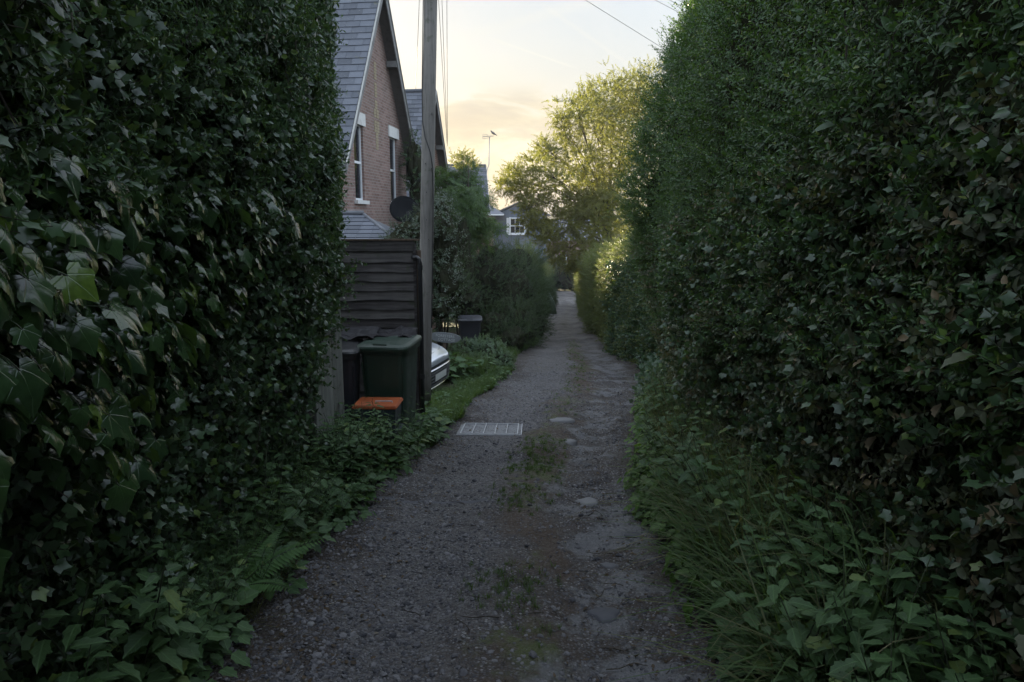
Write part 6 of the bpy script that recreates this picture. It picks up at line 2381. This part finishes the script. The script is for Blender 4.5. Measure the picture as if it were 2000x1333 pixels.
def build_car():
    """silver hatchback, nose towards the lane (+X)"""
    yc = 11.25
    root = empty('parked_car', (-1.15, yc, float(gz(yc)) - .12), -.24, label='silver hatchback parked nose out between the pole and the grass', cat='car')
    # stations along x (0 = nose, negative = backwards): (x, half width at sill, half width at belt, bottom z, belt z, top z, half width top)
    st = [(0.00, .42, .50, .30, .62, .66, .38), (-.06, .62, .66, .22, .66, .71, .50), (-.22, .74, .78, .20, .72, .79, .60), (-.50, .80, .84, .20, .78, .87, .66), (-.85, .83, .85, .22, .84, .95, .66),
          (-1.10, .84, .86, .22, .88, 1.02, .66), (-1.65, .84, .86, .22, .92, 1.40, .58), (-2.1, .84, .86, .22, .93, 1.48, .57), (-2.8, .84, .86, .22, .95, 1.47, .56), (-3.3, .83, .85, .22, .97, 1.40, .54), (-3.75, .80, .82, .25, .97, 1.05, .60), (-3.95, .70, .74, .32, .80, .88, .55)]
    V, F = [], []
    for (x, ws, wb, zb, zb2, zt, wt) in st:
        prof = [(0, zb), (ws * .8, zb), (ws, zb + .08), (ws + .02, (zb + zb2) / 2), (wb, zb2 - .06), (wb - .03, zb2), ((wb + wt) / 2 * (1 if zt - zb2 < .2 else .97), (zb2 + zt) / 2 + .02), (wt, zt - .015), (wt * .6, zt + .01), (0, zt + .02)]
        full = [(y, z) for y, z in prof] + [(-y, z) for y, z in prof[-2:0:-1]]
        V += [(x, y, z) for y, z in full]
    k = 18
    for j in range(len(st) - 1):
        for q in range(k): F.append((j * k + q, j * k + (q + 1) % k, (j + 1) * k + (q + 1) % k, (j + 1) * k + q))
    F.append(tuple(range(k))); F.append(tuple(range((len(st) - 1) * k, len(st) * k))[::-1])
    body = mesh_obj('body', V, F, M['car'], root, smooth=True)
    bm = bmesh.new(); bm.from_mesh(body.data); bmesh.ops.recalc_face_normals(bm, faces=bm.faces); bm.to_mesh(body.data); bm.free()
    sub = body.modifiers.new('s', 'SUBSURF'); sub.levels = 2; sub.render_levels = 2
    # glasshouse panels set a little proud
    gl = MB()
    for s in (-1, 1):
        gl.add([(-1.35, s * .815, .99), (-2.2, s * .825, 1.0), (-2.2, s * .70, 1.36), (-1.78, s * .71, 1.33)], [(0, 1, 2, 3)])
        gl.add([(-2.28, s * .825, 1.0), (-3.2, s * .82, 1.02), (-3.05, s * .70, 1.34), (-2.28, s * .70, 1.36)], [(0, 1, 2, 3)])
    gl.add([(-1.12, -.62, 1.05), (-1.12, .62, 1.05), (-1.62, .54, 1.40), (-1.62, -.54, 1.40)], [(0, 1, 2, 3)])
    gl.build('window', M['glass'], root)
    dg = bpy.context.evaluated_depsgraph_get(); dg.update()
    ev = body.evaluated_get(dg)

    def onto(p, D, off):
        D = Vector(D).normalized()
        ok, hit, nr, _ = ev.ray_cast(Vector(p) + D * 2.5, -D, distance=5)
        return (hit + nr * off if nr.dot(D) > 0 else hit - nr * off) if ok else Vector(p)

    def patch(name, q, D, mat, off=.007, n=8, m=5):
        V = []
        for i in range(n + 1):
            for j in range(m + 1):
                a = Vector(q[0]).lerp(Vector(q[1]), i / n); b = Vector(q[3]).lerp(Vector(q[2]), i / n)
                V.append(onto(a.lerp(b, j / m), D, off))
        F = [(i * (m + 1) + j, i * (m + 1) + j + 1, (i + 1) * (m + 1) + j + 1, (i + 1) * (m + 1) + j) for i in range(n) for j in range(m)]
        return mesh_obj(name, V, F, mat, root, smooth=True)

    def seam(name, pts, D, mat, r=.005, off=.001):
        return MB().tube([onto(p, D, off) for p in pts], r, 5).build(name, mat, root)
    # front details laid onto the bodywork
    patch('grille', [(0, -.58, .27), (0, .58, .27), (0, .50, .53), (0, -.50, .53)], (1, 0, 0), M['black_plastic'], .006, 16, 6)
    for z in (.31, .36, .41, .46, .50):
        seam('grille_bar', [(0, -.56 + .07 * q, z) for q in range(17)], (1, 0, 0), M['grey_plastic'], .008, .010)
    patch('upper_grille', [(0, -.50, .565), (0, .50, .565), (0, .44, .61), (0, -.44, .61)], (1, 0, 0), M['black_plastic'], .006, 12, 2)
    seam('chrome_trim', [(0, -.60 + .075 * q, .545) for q in range(17)], (1, 0, 0), M['chrome'], .011, .006)
    seam('bumper_lip', [(0, -.66 + .0825 * q, .245) for q in range(17)], (1, 0, 0), M['chrome'], .014, .006)
    patch('number_plate', [(0, -.26, .36), (0, .26, .36), (0, .26, .47), (0, -.26, .47)], (1, 0, 0), M['plate'], .022, 4, 2)
    seam('bonnet_seam', [(-.22, -.60, .9), (-.16, -.40, .9), (-.13, 0, .9), (-.16, .40, .9), (-.22, .60, .9), (-.5, .68, .9), (-.9, .70, .95)], (0, 0, 1), M['black_plastic'], .004, 0)
    seam('bonnet_seam', [(-.22, -.60, .9), (-.5, -.68, .9), (-.9, -.70, .95)], (0, 0, 1), M['black_plastic'], .004, 0)
    for s in (-1, 1):
        D = (.75, s * .65, .1)
        patch('headlight', [(-.16, s * .50, .585), (-.62, s * .84, .70), (-.58, s * .84, .735), (-.14, s * .50, .645)], D, M['headlamp'], .006, 10, 4)
        patch('headlight_surround', [(-.14, s * .48, .572), (-.66, s * .84, .690), (-.62, s * .84, .745), (-.12, s * .48, .655)], D, M['black_plastic'], .002, 10, 4)
        patch('fog_lamp_recess', [(-.16, s * .62, .30), (-.30, s * .72, .32), (-.28, s * .72, .42), (-.16, s * .62, .44)], D, M['black_plastic'], .004, 4, 4)
        seam('wheel_arch', [(-.72 + .37 * math.cos(a), s * .86, .31 + .37 * math.sin(a)) for a in [PI * q / 12 for q in range(13)]], (0, s, 0), M['grey_plastic'], .012, .002)
        for (x0) in (-.72, -3.2):
            MB().tube([(x0, s * .70, .31), (x0, s * .87, .31)], .31, 24).build('wheel', M['tyre'], root)
            MB().tube([(x0, s * .86, .31), (x0, s * .885, .31)], [.21, .19], 20).build('hub_cap', M['steel'], root)
        MB().box((-1.35, s * .95, 1.0), (.10, .18, .12), taper=.85).build('mirror', M['car'], root, bevel=.02)


def build_haze():
    o = MB().box((0, 130, 4.0), (600, 360, 24.0)).build('haze', None)
    m, T = new_mat('haze_air')
    v = T.add('ShaderNodeVolumePrincipled', {'Color': (.95, .96, 1.0, 1), 'Density': .0006, 'Anisotropy': .2})
    T.add('ShaderNodeOutputMaterial', {'Volume': v.outputs[0]})
    o.data.materials.append(m)
    o['kind'] = 'stuff'


build_ground()
build_lane()
build_houses()
build_far_houses()
build_porch()
build_fence()
top = build_pole()
build_wires(top)
build_right_hedge()
build_left_hedge()
build_vegetation()
build_tree()
build_saplings()
build_undergrowth()
build_fern()
build_dish()
build_aerial()
build_bins()
build_grate()
build_sign()
build_car()
build_stones()
build_gravel()
build_haze()
